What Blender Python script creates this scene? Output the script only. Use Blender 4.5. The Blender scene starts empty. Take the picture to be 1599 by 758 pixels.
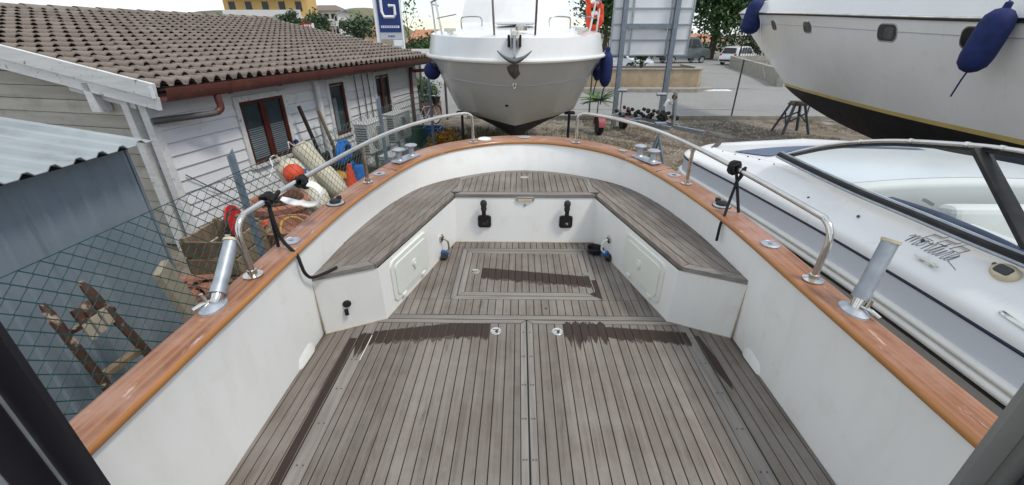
import bpy, bmesh, math, random
from mathutils import Vector, Matrix, Euler
R = math.radians
random.seed(7)
S = bpy.context.scene
C = S.collection

# ------------------------------------------------------------------ camera, sky, sun, exposure
cam_d = bpy.data.cameras.new('camera'); cam = bpy.data.objects.new('camera', cam_d); C.objects.link(cam)
cam.location = (0, 0, 1.6); cam.rotation_euler = (R(90 - 26.5), 0, R(0.9))
cam_d.sensor_width = 36; cam_d.lens = 36 * 650 / 1599; cam_d.clip_start = 0.02; cam_d.clip_end = 3000
S.camera = cam
S.render.resolution_x, S.render.resolution_y = 1024, 485
SUN_EL, SUN_AZ = 58, 118          # azimuth clockwise from +Y
W = bpy.data.worlds.new('World'); S.world = W; W.use_nodes = True
nt = W.node_tree; nt.nodes.clear()
def wn(t, **k):
    n = nt.nodes.new(t)
    for a, b in k.items(): setattr(n, a, b)
    return n
sky = wn('ShaderNodeTexSky', sky_type='NISHITA', sun_disc=False)
sky.sun_elevation = R(SUN_EL); sky.sun_rotation = R(SUN_AZ); sky.air_density = 1.0; sky.dust_density = 0.4; sky.ozone_density = 2.0
b1 = wn('ShaderNodeBackground'); b1.inputs[1].default_value = 0.13
b2 = wn('ShaderNodeBackground'); b2.inputs[0].default_value = (0.90, 0.95, 1.0, 1); b2.inputs[1].default_value = 0.90
tc = wn('ShaderNodeTexCoord'); mp = wn('ShaderNodeMapping'); mp.inputs['Scale'].default_value = (1, 1, 2.6)
nz = wn('ShaderNodeTexNoise'); nz.inputs['Scale'].default_value = 2.3; nz.inputs['Detail'].default_value = 7; nz.inputs['Roughness'].default_value = .58
cr = wn('ShaderNodeValToRGB'); cr.color_ramp.elements[0].position = .36; cr.color_ramp.elements[1].position = .56
cr.color_ramp.elements[0].color = (.12, .12, .12, 1); cr.color_ramp.elements[1].color = (1, 1, 1, 1)
mx = wn('ShaderNodeMixShader'); wo = wn('ShaderNodeOutputWorld')
L = nt.links.new
L(tc.outputs['Generated'], mp.inputs[0]); L(mp.outputs[0], nz.inputs['Vector']); L(nz.outputs['Fac'], cr.inputs[0])
L(sky.outputs[0], b1.inputs[0]); L(cr.outputs[0], mx.inputs[0]); L(b1.outputs[0], mx.inputs[1]); L(b2.outputs[0], mx.inputs[2]); L(mx.outputs[0], wo.inputs[0])
sl = bpy.data.lights.new('sun', 'SUN'); sl.energy = 1.5; sl.angle = R(11); sl.color = (1, .95, .87)
sun = bpy.data.objects.new('sun', sl); C.objects.link(sun)
sd = Vector((math.sin(R(SUN_AZ)) * math.cos(R(SUN_EL)), math.cos(R(SUN_AZ)) * math.cos(R(SUN_EL)), math.sin(R(SUN_EL))))
sun.rotation_euler = (-sd).to_track_quat('-Z', 'Y').to_euler(); sun.location = sd * 60
S.view_settings.view_transform = 'Standard'; S.view_settings.look = 'None'; S.view_settings.gamma = 1
S.view_settings.exposure = 0.40; S.view_settings.use_curve_mapping = False

# ------------------------------------------------------------------ survey helper: a sight line cut by a plane of known distance
_M = cam.rotation_euler.to_matrix()
def at(px, py, x=None, y=None, z=None):
    d = _M @ Vector(((px - 799.5) / 650, -(py - 379) / 650, -1)); o = Vector(cam.location)
    t = (x - o.x) / d.x if x is not None else (y - o.y) / d.y if y is not None else (z - o.z) / d.z
    return o + d * t

# ------------------------------------------------------------------ materials
MATS = {}
def pm(name, c1, c2=None, scale=6.0, rough=.5, metal=0.0, bump=0.0, bscale=None, stretch=(1, 1, 1), rotz=0, lo=.35, hi=.65, detail=6,
       rand=0.0, coat=0.0, c3=None, scale3=2.0, lo3=.55, hi3=.7, trans=0, uv=False, rvar=0.0, ior=1.45, c4=None, scale4=14, lo4=.64, hi4=.70, st4=(1, 1, 1)):
    if name in MATS: return MATS[name]
    m = bpy.data.materials.new(name); m.use_nodes = True; t = m.node_tree; n = t.nodes; l = t.links.new
    p = n['Principled BSDF']; p.inputs['Roughness'].default_value = rough; p.inputs['Metallic'].default_value = metal
    p.inputs['Coat Weight'].default_value = coat; p.inputs['Coat Roughness'].default_value = .12; p.inputs['IOR'].default_value = ior
    p.inputs['Transmission Weight'].default_value = trans
    tcn = n.new('ShaderNodeTexCoord'); mpn = n.new('ShaderNodeMapping')
    mpn.inputs['Scale'].default_value = stretch; mpn.inputs['Rotation'].default_value = (0, 0, rotz)
    l(tcn.outputs['UV' if uv else 'Object'], mpn.inputs[0])
    nz = n.new('ShaderNodeTexNoise'); nz.inputs['Scale'].default_value = scale; nz.inputs['Detail'].default_value = detail
    l(mpn.outputs[0], nz.inputs['Vector'])
    if c2 is None: c2 = tuple(v * .86 for v in c1)
    rp = n.new('ShaderNodeValToRGB'); rp.color_ramp.elements[0].position = lo; rp.color_ramp.elements[1].position = hi
    rp.color_ramp.elements[0].color = (*c1, 1); rp.color_ramp.elements[1].color = (*c2, 1)
    l(nz.outputs['Fac'], rp.inputs[0]); col = rp.outputs[0]
    if c3:
        n3 = n.new('ShaderNodeTexNoise'); n3.inputs['Scale'].default_value = scale3; n3.inputs['Detail'].default_value = 7; n3.inputs['Roughness'].default_value = .65
        l(tcn.outputs['Object'], n3.inputs['Vector'])
        r3 = n.new('ShaderNodeValToRGB'); r3.color_ramp.elements[0].position = lo3; r3.color_ramp.elements[1].position = hi3
        l(n3.outputs['Fac'], r3.inputs[0]); mm = n.new('ShaderNodeMix'); mm.data_type = 'RGBA'
        l(r3.outputs[0], mm.inputs['Factor']); l(col, mm.inputs[6]); mm.inputs[7].default_value = (*c3, 1); col = mm.outputs[2]
    if c4:
        m4 = n.new('ShaderNodeMapping'); m4.inputs['Scale'].default_value = st4; l(tcn.outputs['UV' if uv else 'Object'], m4.inputs[0])
        n4 = n.new('ShaderNodeTexNoise'); n4.inputs['Scale'].default_value = scale4; n4.inputs['Detail'].default_value = 9; n4.inputs['Roughness'].default_value = .7
        l(m4.outputs[0], n4.inputs['Vector'])
        r4 = n.new('ShaderNodeValToRGB'); r4.color_ramp.elements[0].position = lo4; r4.color_ramp.elements[1].position = hi4
        l(n4.outputs['Fac'], r4.inputs[0]); mm4 = n.new('ShaderNodeMix'); mm4.data_type = 'RGBA'
        l(r4.outputs[0], mm4.inputs['Factor']); l(col, mm4.inputs[6]); mm4.inputs[7].default_value = (*c4, 1); col = mm4.outputs[2]
    if rand:
        oi = n.new('ShaderNodeObjectInfo'); mr = n.new('ShaderNodeMapRange'); l(oi.outputs['Random'], mr.inputs[0])
        mr.inputs[3].default_value = 1 - rand; mr.inputs[4].default_value = 1 + rand
        hs = n.new('ShaderNodeHueSaturation'); l(mr.outputs[0], hs.inputs['Value']); l(col, hs.inputs['Color']); col = hs.outputs[0]
    l(col, p.inputs['Base Color'])
    if rvar:
        mr2 = n.new('ShaderNodeMapRange'); l(nz.outputs['Fac'], mr2.inputs[0]); mr2.inputs[3].default_value = max(.02, rough - rvar); mr2.inputs[4].default_value = min(1, rough + rvar)
        l(mr2.outputs[0], p.inputs['Roughness'])
    if bump:
        nb = nz
        if bscale:
            nb = n.new('ShaderNodeTexNoise'); nb.inputs['Scale'].default_value = bscale; nb.inputs['Detail'].default_value = 4; l(mpn.outputs[0], nb.inputs['Vector'])
        bp = n.new('ShaderNodeBump'); bp.inputs['Strength'].default_value = bump; bp.inputs['Distance'].default_value = .01
        l(nb.outputs['Fac'], bp.inputs['Height']); l(bp.outputs[0], p.inputs['Normal'])
    MATS[name] = m; return m
def teak(ang):   # weathered silver teak, grain running along the given bearing
    return pm('teak_%d' % round(math.degrees(ang)), (.205, .173, .146), (.122, .102, .086), scale=1.0, stretch=(62, 2.2, 62), rotz=ang, lo=.3, hi=.72, rough=.78,
              bump=.25, rand=.11, c3=(.245, .222, .198), scale3=3.1, lo3=.42, hi3=.75, c4=(.086, .071, .061), scale4=1.4, lo4=.60, hi4=.72, st4=(9, 1.2, 9))
TK0 = teak(0); TK90 = teak(R(90))
M_ = dict(
 caulk=pm('caulk', (.012, .011, .011), rough=.7),
 trim_teak=pm('trim_teak', (.255, .232, .208), (.18, .163, .147), scale=1, stretch=(40, 3, 40), rough=.8, bump=.2, rand=.08),
 trim_teak_x=pm('trim_teak_x', (.255, .232, .208), (.18, .163, .147), scale=1, stretch=(3, 40, 40), rough=.8, bump=.2, rand=.08),
 stain=pm('wet_teak', (.026, .0145, .0100), (.040, .023, .016), scale=1, stretch=(60, 4, 60), rough=.62, rvar=.1),
 cap=pm('varnished_teak', (.345, .150, .064), (.19, .074, .032), scale=1, stretch=(1.1, 60, 1), uv=True, lo=.36, hi=.66, rough=.46, rvar=.16, bump=.14, coat=.08,
        c3=(.37, .205, .145), scale3=2.6, lo3=.46, hi3=.66, c4=(.62, .52, .46), scale4=5.5, lo4=.60, hi4=.72, st4=(1.2, 5, 1)),
 cap_edge=pm('varnished_edge', (.45, .20, .05), (.33, .13, .035), scale=1, stretch=(2, 10, 1), uv=True, rough=.3, coat=.3, c3=(.5, .42, .32), scale3=5, lo3=.64, hi3=.70),
 gel=pm('gelcoat', (.86, .855, .815), (.815, .815, .785), scale=1.1, rough=.30, coat=.2, bump=.012, bscale=2.2, rvar=.08, c3=(.72, .695, .63), scale3=5, lo3=.56, hi3=.86, c4=(.77, .755, .71), scale4=2.4, lo4=.50, hi4=.85, st4=(4, 4, .7)),
 gel_door=pm('gelcoat_door', (.76, .775, .70), (.71, .73, .665), scale=2, rough=.38, c4=(.45, .42, .36), scale4=30, lo4=.70, hi4=.75),
 seal=pm('yellowed_sealant', (.42, .33, .2), (.55, .47, .34), scale=30, rough=.7),
 steel=pm('stainless', (.72, .70, .66), (.55, .52, .47), scale=5, rough=.16, metal=1, rvar=.08),
 steel_worn=pm('stainless_worn', (.60, .52, .44), (.36, .25, .17), scale=22, rough=.28, metal=1, rvar=.1),
 alu=pm('cast_aluminium', (.50, .53, .56), (.36, .39, .43), scale=30, rough=.5, metal=.75, bump=.1),
 galv=pm('galvanised', (.42, .45, .48), (.32, .35, .38), scale=18, rough=.48, metal=.6),
 paint_grey=pm('grey_steel_paint', (.22, .255, .30), (.17, .20, .24), scale=9, rough=.5, rand=.05),
 black=pm('black_plastic', (.012, .012, .013), (.022, .021, .021), scale=30, rough=.38),
 rubber=pm('rubber', (.016, .016, .017), (.028, .027, .026), scale=14, rough=.8),
 rope=pm('black_rope', (.009, .009, .010), (.022, .022, .023), scale=160, rough=.9, bump=.5),
 jamb=pm('jamb_black', (.010, .009, .013), (.014, .013, .018), scale=4, rough=.42),
 jamb_grey=pm('jamb_grey', (.20, .205, .185), (.17, .175, .16), scale=5, rough=.5),
 white_plastic=pm('white_plastic', (.80, .79, .74), (.74, .73, .68), scale=5, rough=.35),
 cream=pm('cream_plastic', (.62, .53, .36), (.55, .46, .31), scale=9, rough=.5),
 blue_plastic=pm('blue_plastic', (.02, .17, .48), (.015, .12, .36), scale=9, rough=.4),
 navy=pm('navy_cloth', (.010, .022, .115), (.007, .015, .075), scale=9, rough=.82, bump=.25, bscale=120),
 hullw=pm('hull_white', (.80, .80, .785), (.75, .75, .735), scale=.7, rough=.25, coat=.25, c3=(.70, .69, .655), scale3=2.2, lo3=.56, hi3=.82, c4=(.64, .62, .58), scale4=2.2, lo4=.58, hi4=.82, st4=(5, 5, .5)),
 antifoul=pm('antifouling', (.013, .013, .017), (.026, .025, .028), scale=3, rough=.7, bump=.1),
 stripe_y=pm('boot_stripe', (.52, .40, .14), (.44, .33, .11), scale=3, rough=.5),
 glass=pm('tinted_glass', (.015, .02, .022), (.02, .026, .03), scale=2, rough=.06),
 canvas=pm('white_canvas', (.80, .80, .79), (.72, .72, .72), scale=2.5, rough=.85, bump=.25, bscale=5),
 orange=pm('orange_red', (.75, .075, .015), (.62, .05, .012), scale=6, rough=.55),
 red=pm('red_plastic', (.55, .02, .018), (.42, .015, .015), scale=8, rough=.4),
 terracotta=pm('terracotta', (.42, .17, .10), (.32, .13, .085), scale=7, rough=.85, c3=(.5, .33, .26), scale3=5, bump=.15),
 fender_white=pm('dirty_white_vinyl', (.66, .62, .50), (.58, .53, .40), scale=4, rough=.5, c3=(.34, .29, .2), scale3=6, lo3=.58, hi3=.75),
 siding=pm('white_boards', (.72, .73, .74), (.66, .675, .69), scale=1.0, stretch=(14, 1.0, 14), rough=.75, rand=.05, bump=.12, c3=(.47, .46, .44), scale3=2.4, lo3=.6, hi3=.82),
 siding_old=pm('weathered_boards', (.47, .45, .39), (.38, .36, .31), scale=1, stretch=(1, 14, 14), rough=.85, rand=.1, bump=.2, c3=(.30, .28, .24), scale3=3, lo3=.5, hi3=.75),
 peel=pm('peeling_white_paint', (.68, .685, .67), (.58, .585, .57), scale=1, stretch=(1.5, 18, 18), rough=.75, bump=.3, c3=(.22, .19, .16), scale3=16, lo3=.62, hi3=.67),
 tile=pm('roof_tile', (.232, .188, .156), (.162, .131, .108), scale=7, rough=.92, rand=.13, bump=.35, bscale=40, c3=(.135, .118, .102), scale3=9, lo3=.52, hi3=.72, c4=(.27, .25, .215), scale4=1.1, lo4=.55, hi4=.75),
 dark=pm('dark_underlay', (.022, .019, .017), rough=.95),
 gutter=pm('brown_gutter', (.125, .042, .032), (.095, .032, .026), scale=6, rough=.45, rand=.08, c3=(.17, .10, .085), scale3=7, lo3=.6, hi3=.8),
 pipe_grey=pm('grey_pipe', (.075, .075, .08), (.11, .095, .09), scale=7, rough=.6),
 rafter=pm('dark_rafter', (.045, .026, .02), (.03, .018, .014), scale=8, rough=.8),
 sash=pm('mahogany_sash', (.085, .020, .014), (.06, .014, .010), scale=6, rough=.4),
 wood_old=pm('old_wood', (.25, .18, .115), (.14, .095, .06), scale=1, stretch=(9, 9, 1.5), rough=.9, rand=.2, bump=.3),
 wood_red=pm('brown_varnished_wood', (.095, .045, .028), (.05, .026, .018), scale=1, stretch=(9, 9, 2), rough=.5, rand=.15, c3=(.42, .33, .24), scale3=11, lo3=.55, hi3=.62),
 board=pm('raw_board', (.37, .32, .24), (.30, .255, .19), scale=8, rough=.9),
 shed_wall=pm('blue_grey_sheet', (.245, .295, .345), (.205, .25, .29), scale=2.2, rough=.45, metal=.25, c3=(.28, .32, .355), scale3=1.3, lo3=.5, hi3=.7, bump=.04, c4=(.15, .165, .175), scale4=2, lo4=.56, hi4=.78, st4=(6, 6, .4)),
 shed_roof=pm('pale_zinc_sheet', (.34, .375, .385), (.28, .31, .32), scale=2.5, rough=.5, metal=.15, c3=(.24, .25, .24), scale3=4, lo3=.56, hi3=.78, c4=(.20, .19, .17), scale4=2.5, lo4=.58, hi4=.75, st4=(.6, 8, 8)),
 green_wire=pm('green_wire', (.010, .062, .057), (.008, .048, .044), scale=10, rough=.45),
 grey_wire=pm('grey_wire', (.26, .27, .28), (.2, .21, .22), scale=10, rough=.5, metal=.5),
 concrete=pm('old_concrete', (.36, .34, .29), (.27, .25, .21), scale=3, rough=.95, bump=.15, c3=(.13, .12, .095), scale3=2.2, lo3=.56, hi3=.8),
 render=pm('tan_render', (.44, .35, .23), (.36, .28, .18), scale=2, rough=.95, c3=(.22, .18, .12), scale3=3, lo3=.52, hi3=.75),
 carwhite=pm('car_white', (.80, .80, .80), (.77, .77, .77), scale=3, rough=.2, coat=.6),
 carsilver=pm('car_silver', (.62, .64, .66), (.58, .60, .62), scale=3, rough=.22, coat=.5, metal=.2),
 cardark=pm('car_dark', (.075, .09, .09), (.085, .10, .10), scale=3, rough=.22, coat=.5),
 bark=pm('bark', (.09, .065, .045), (.05, .037, .027), scale=12, rough=.95, bump=.4),
 leaf=pm('leaf_dark', (.022, .060, .014), (.045, .095, .022), scale=.8, rough=.6, rand=.15),
 leaf2=pm('leaf_mid', (.045, .10, .022), (.075, .14, .035), scale=.8, rough=.6, rand=.15),
 leaf3=pm('leaf_far', (.05, .085, .045), (.07, .11, .055), scale=.6, rough=.8),
 signblue=pm('sign_navy', (.012, .030, .16), (.010, .026, .14), scale=3, rough=.4),
 signwhite=pm('sign_white', (.78, .79, .80), (.72, .73, .75), scale=2, rough=.45),
 signgrey=pm('sign_grey', (.46, .48, .52), (.42, .44, .48), scale=2, rough=.5),
 yellow=pm('yellow_wall', (.66, .45, .17), (.60, .40, .15), scale=.5, rough=.9),
 ochre=pm('ochre_wall', (.62, .42, .27), (.55, .36, .22), scale=.5, rough=.9),
 wallw=pm('white_wall', (.72, .71, .68), (.66, .65, .62), scale=.5, rough=.9),
 rooftc=pm('far_roof', (.48, .23, .13), (.38, .18, .10), scale=1.5, rough=.9),
 seatw=pm('seat_vinyl', (.74, .735, .70), (.69, .685, .65), scale=3, rough=.5, bump=.05),
 navyvinyl=pm('navy_vinyl', (.020, .030, .075), (.028, .04, .09), scale=4, rough=.5),
 navygel=pm('navy_gelcoat', (.04, .085, .19), (.05, .095, .205), scale=3, rough=.3, coat=.3),
 print_grey=pm('grey_lettering', (.10, .105, .12), rough=.5),
 blue_rope=pm('blue_hose', (.01, .16, .52), (.008, .11, .40), scale=20, rough=.5),
 ac=pm('ac_white', (.56, .57, .55), (.48, .49, .47), scale=4, rough=.55),
 yellow_rubber=pm('yellow_rubber', (.48, .27, .04), (.40, .21, .03), scale=6, rough=.6),
 green_plastic=pm('green_plastic', (.012, .08, .04), (.01, .06, .03), scale=5, rough=.5),
 pink=pm('faded_red', (.34, .085, .10), (.27, .07, .08), scale=4, rough=.5),
 brick=pm('broken_clay', (.33, .15, .10), (.24, .11, .075), scale=9, rough=.95, rand=.25),
)

def winglass():
    m = bpy.data.materials.new('clear_screen'); m.use_nodes = True; t = m.node_tree; n = t.nodes; l = t.links.new
    p = n['Principled BSDF']; p.inputs['Base Color'].default_value = (.01, .012, .014, 1); p.inputs['Roughness'].default_value = .04
    tr = n.new('ShaderNodeBsdfTransparent'); tr.inputs[0].default_value = (.82, .87, .88, 1)
    nz = n.new('ShaderNodeTexNoise'); nz.inputs['Scale'].default_value = 3
    fr = n.new('ShaderNodeFresnel'); fr.inputs['IOR'].default_value = 1.45
    mx = n.new('ShaderNodeMixShader'); l(fr.outputs[0], mx.inputs[0]); l(tr.outputs[0], mx.inputs[1]); l(p.outputs[0], mx.inputs[2])
    gl = n.new('ShaderNodeBsdfGlossy'); gl.inputs['Roughness'].default_value = .03; l(gl.outputs[0], mx.inputs[2])
    l(mx.outputs[0], n['Material Output'].inputs[0]); return m
M_['screen'] = winglass()
M_['edge_plug'] = pm('dark_plug', (.115, .098, .085), (.085, .072, .062), scale=20, rough=.8)

def ground_mat(name, cols, scale, bump=.4, rough=.95, fine=40):
    m = bpy.data.materials.new(name); m.use_nodes = True; t = m.node_tree; n = t.nodes; l = t.links.new
    p = n['Principled BSDF']; p.inputs['Roughness'].default_value = rough
    tcn = n.new('ShaderNodeTexCoord'); a = n.new('ShaderNodeTexNoise'); a.inputs['Scale'].default_value = scale; a.inputs['Detail'].default_value = 10; a.inputs['Roughness'].default_value = .62
    b = n.new('ShaderNodeTexNoise'); b.inputs['Scale'].default_value = fine; b.inputs['Detail'].default_value = 5
    l(tcn.outputs['Object'], a.inputs['Vector']); l(tcn.outputs['Object'], b.inputs['Vector'])
    r = n.new('ShaderNodeValToRGB'); e = r.color_ramp.elements
    e[0].position = .32; e[0].color = (*cols[0], 1); e[1].position = .68; e[1].color = (*cols[-1], 1)
    for i, c in enumerate(cols[1:-1]):
        q = e.new(.32 + .36 * (i + 1) / (len(cols) - 1)); q.color = (*c, 1)
    l(a.outputs['Fac'], r.inputs[0]); mxn = n.new('ShaderNodeMix'); mxn.data_type = 'RGBA'; mxn.blend_type = 'MULTIPLY'
    r2 = n.new('ShaderNodeValToRGB'); r2.color_ramp.elements[0].position = .3; r2.color_ramp.elements[0].color = (.55, .55, .55, 1); r2.color_ramp.elements[1].position = .6
    l(b.outputs['Fac'], r2.inputs[0]); mxn.inputs['Factor'].default_value = .8; l(r.outputs[0], mxn.inputs[6]); l(r2.outputs[0], mxn.inputs[7])
    l(mxn.outputs[2], p.inputs['Base Color']); bp = n.new('ShaderNodeBump'); bp.inputs['Strength'].default_value = bump; bp.inputs['Distance'].default_value = .03
    l(b.outputs['Fac'], bp.inputs['Height']); l(bp.outputs[0], p.inputs['Normal']); return m

# ------------------------------------------------------------------ mesh helpers
ROOTM = {}
def root_matrix(o):
    while o is not None and o.parent is not None: o = o.parent
    return ROOTM.get(o.name, Matrix()) if o else Matrix()
def thing(name, label, cat, loc=(0, 0, 0), rz=0, group=None):
    o = bpy.data.objects.new(name, None); C.objects.link(o); o.empty_display_size = .1
    o.location = loc; o.rotation_euler = (0, 0, rz); tag(o, label, cat, group)
    ROOTM[o.name] = Matrix.Translation(loc) @ Matrix.Rotation(rz, 4, 'Z'); return o
def tag(o, label, cat, group=None):
    o['label'] = label; o['category'] = cat
    if group: o['group'] = group
    return o
def crm(pts, n):   # Catmull-Rom through points, n samples each span
    P = [Vector(p) for p in pts]; P = [2 * P[0] - P[1]] + P + [2 * P[-1] - P[-2]]; out = []
    for i in range(1, len(P) - 2):
        for k in range(n):
            t = k / n; a, b, c, d = P[i - 1], P[i], P[i + 1], P[i + 2]
            out.append(.5 * ((2 * b) + (c - a) * t + (2 * a - 5 * b + 4 * c - d) * t * t + (3 * b - a - 3 * c + d) * t ** 3))
    out.append(P[-2]); return out
class MB:
    def __init__(s): s.v = []; s.f = []; s.uv = []
    def add(s, vs, fs, uvs=None):
        k = len(s.v); s.v += [Vector(p) for p in vs]; s.f += [tuple(i + k for i in f) for f in fs]
        s.uv += uvs if uvs else [(0, 0)] * len(vs); return s
    def bx(s, x0, x1, y0, y1, z0, z1):
        return s.add([(x0, y0, z0), (x1, y0, z0), (x1, y1, z0), (x0, y1, z0), (x0, y0, z1), (x1, y0, z1), (x1, y1, z1), (x0, y1, z1)],
                     [(3, 2, 1, 0), (4, 5, 6, 7), (0, 1, 5, 4), (1, 2, 6, 5), (2, 3, 7, 6), (3, 0, 4, 7)])
    def box(s, c, size, rot=None):
        k = len(s.v); a, b, d = [q / 2 for q in size]; s.bx(-a, a, -b, b, -d, d); c = Vector(c)
        if rot is not None and not isinstance(rot, Matrix): rot = Euler(rot).to_matrix()
        for i in range(k, len(s.v)): s.v[i] = c + (rot @ s.v[i] if rot is not None else s.v[i])
        return s
    def beam(s, a, b, w, h, up=(0, 0, 1)):
        a, b = Vector(a), Vector(b); d = (b - a); ln = d.length; d.normalize(); u = Vector(up); x = d.cross(u)
        if x.length < 1e-4: x = d.cross(Vector((1, 0, 0)))
        x.normalize(); u = x.cross(d); m = Matrix((x, d, u)).transposed(); return s.box((a + b) / 2, (w, ln, h), m)
    def ext(s, poly, vec):
        n = len(poly); p = [Vector(q) for q in poly]; vec = Vector(vec)
        return s.add(p + [q + vec for q in p], [tuple(range(n - 1, -1, -1)), tuple(range(n, 2 * n))] + [(i, (i + 1) % n, n + (i + 1) % n, n + i) for i in range(n)])
    def prism(s, poly, z0, z1): return s.ext([(p[0], p[1], z0) for p in poly], (0, 0, z1 - z0))
    def grid(s, rows, closed=False, uv=False):
        m = len(rows[0]); vs = [p for r in rows for p in r]; fs = []; us = None
        for i in range(len(rows) - 1):
            for j in range(m if closed else m - 1):
                j2 = (j + 1) % m; fs.append((i * m + j, i * m + j2, (i + 1) * m + j2, (i + 1) * m + j))
        if uv:
            us = []; acc = [0] * m; prev = None
            for i, r in enumerate(rows):
                if prev: acc = [acc[j] + (Vector(r[m // 2]) - Vector(prev[m // 2])).length for j in range(m)]
                ac = 0
                for j in range(m):
                    if j: ac += (Vector(r[j]) - Vector(r[j - 1])).length
                    us.append((acc[j], ac))
                prev = r
        return s.add(vs, fs, us)
    def tube(s, path, r, n=8, closed=False, caps=True):
        P = [Vector(p) for p in path]; k = len(P); rs = r if isinstance(r, (list, tuple)) else [r] * k; rows = []; nrm = None
        for i in range(k):
            a = P[i - 1] if (i > 0 or closed) else P[i]; b = P[(i + 1) % k] if (i < k - 1 or closed) else P[i]; d = (b - a)
            if d.length < 1e-9: d = Vector((0, 0, 1))
            d.normalize()
            if nrm is None:
                nrm = d.cross(Vector((0, 0, 1)));
                if nrm.length < .05: nrm = d.cross(Vector((1, 0, 0)))
            nrm = nrm - d * nrm.dot(d); nrm.normalize(); bn = d.cross(nrm)
            rows.append([P[i] + (nrm * math.cos(2 * math.pi * j / n) + bn * math.sin(2 * math.pi * j / n)) * rs[i] for j in range(n)])
        if closed: rows.append(rows[0])
        k0 = len(s.v); s.grid(rows, True)
        if caps and not closed: s.f.append(tuple(k0 + j for j in range(n))); s.f.append(tuple(k0 + (k - 1) * n + j for j in range(n - 1, -1, -1)))
        return s
    def lathe(s, prof, c=(0, 0, 0), n=20, rot=None, sx=1, sy=1):
        rows = []; c = Vector(c)
        if rot is not None and not isinstance(rot, Matrix): rot = Euler(rot).to_matrix()
        for (r, z) in prof:
            row = []
            for j in range(n):
                p = Vector((r * sx * math.cos(2 * math.pi * j / n), r * sy * math.sin(2 * math.pi * j / n), z)); row.append(c + (rot @ p if rot is not None else p))
            rows.append(row)
        k0 = len(s.v); s.grid(rows, True); s.f.append(tuple(k0 + j for j in range(n - 1, -1, -1))); s.f.append(tuple(k0 + (len(rows) - 1) * n + j for j in range(n))); return s
    def ball(s, c, rx, ry=None, rz=None, n=16, m=10, rot=None):
        ry = ry or rx; rz = rz or rx
        return s.lathe([(max(.02, math.sin(math.pi * i / m)) * rx, -math.cos(math.pi * i / m) * rz) for i in range(m + 1)], c, n, rot, 1, ry / rx)
    def tf(s, M):
        s.v = [M @ p for p in s.v]; return s
    def build(s, name, mat, parent=None, local=False, smooth=False, bevel=0, kind=None, ang=40, uv=False, segs=2):
        M = Matrix() if local else root_matrix(parent).inverted()
        me = bpy.data.meshes.new(name); me.from_pydata([tuple(M @ p) for p in s.v], [], s.f)
        bm = bmesh.new(); bm.from_mesh(me); bmesh.ops.recalc_face_normals(bm, faces=bm.faces); bm.to_mesh(me); bm.free()
        if uv:
            ul = me.uv_layers.new(name='UVMap')
            for lp in me.loops: ul.data[lp.index].uv = s.uv[lp.vertex_index]
        me.materials.append(M_[mat] if isinstance(mat, str) else mat)
        if smooth:
            me.shade_smooth(); me.set_sharp_from_angle(angle=R(ang))
        o = bpy.data.objects.new(name, me); C.objects.link(o)
        if parent: o.parent = parent
        if bevel:
            b = o.modifiers.new('bevel', 'BEVEL'); b.width = bevel; b.segments = segs; b.limit_method = 'ANGLE'; b.angle_limit = R(35)
        if kind: o['kind'] = kind
        return o
def part(name, mat, parent, f, **k):
    m = MB(); f(m); return m.build(name, mat, parent, **k)
def copy_tree(o, parent=None):
    c = o.copy(); C.objects.link(c); c.parent = parent
    for ch in list(o.children): copy_tree(ch, c)
    return c
def clip(poly, n, d):      # keep n.p <= d
    out = []
    for i in range(len(poly)):
        a, b = poly[i], poly[(i + 1) % len(poly)]; da = n[0] * a[0] + n[1] * a[1] - d; db = n[0] * b[0] + n[1] * b[1] - d
        if da <= 0: out.append(a)
        if da * db < 0: t = da / (da - db); out.append((a[0] + (b[0] - a[0]) * t, a[1] + (b[1] - a[1]) * t))
    return out
def strips(poly, ang, w, gap, off=0):   # planks laid along bearing ang (from +Y, clockwise) through a deck outline
    nx, ny = math.cos(ang), -math.sin(ang); ds = [nx * p[0] + ny * p[1] for p in poly]; out = []
    k = math.floor((min(ds) - off) / w)
    while off + k * w < max(ds):
        a = off + k * w + gap / 2; b = off + (k + 1) * w - gap / 2
        q = clip(clip(poly, (nx, ny), b), (-nx, -ny), -a)
        if len(q) >= 3:
            ar = abs(sum(q[i][0] * q[(i + 1) % len(q)][1] - q[(i + 1) % len(q)][0] * q[i][1] for i in range(len(q)))) / 2
            if ar > .0004: out.append(q)
        k += 1
    return out

G = -1.3                                  # boatyard ground

# ================================================================== THE SETTING
def gz(y):
    t = min(1, max(0, (y - 17.5) / 12)); return G + .4 * (3 * t * t - 2 * t ** 3)
ys = [-60, -20, 0, 8, 14, 17.5] + [17.5 + k for k in range(1, 13)] + [34, 45, 60, 90, 150, 300, 700, 1500]
m = MB(); m.grid([[(x, y, gz(y)) for x in (-900, -60, -12, 0, 12, 60, 900)] for y in ys])
grd = m.build('ground', ground_mat('yard_dirt', [(.30, .27, .23), (.17, .125, .085), (.25, .21, .165), (.11, .085, .055), (.36, .335, .30)], .55, fine=22), None); grd['kind'] = 'structure'
m = MB(); py = [16.75, 17.5] + [17.5 + k for k in range(1, 13)] + [34, 45, 62]
m.grid([[(x, y, gz(y) + .012) for x in (-14, -4, 3, 9, 16, 30, 60)] for y in py])
pv = m.build('pavement', ground_mat('worn_asphalt', [(.27, .265, .25), (.31, .30, .285), (.33, .325, .31)], .35, bump=.15, fine=60), None); pv['kind'] = 'structure'
m = MB(); m.grid([[(x, y, gz(y) + .02) for x in (-9, -3.0)] for y in (9.8, 13, 16.7)])
o = m.build('path', ground_mat('pale_gravel', [(.36, .34, .31), (.42, .40, .36), (.30, .275, .24)], 1.2, fine=30), None); o['kind'] = 'structure'
m = MB()
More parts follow.
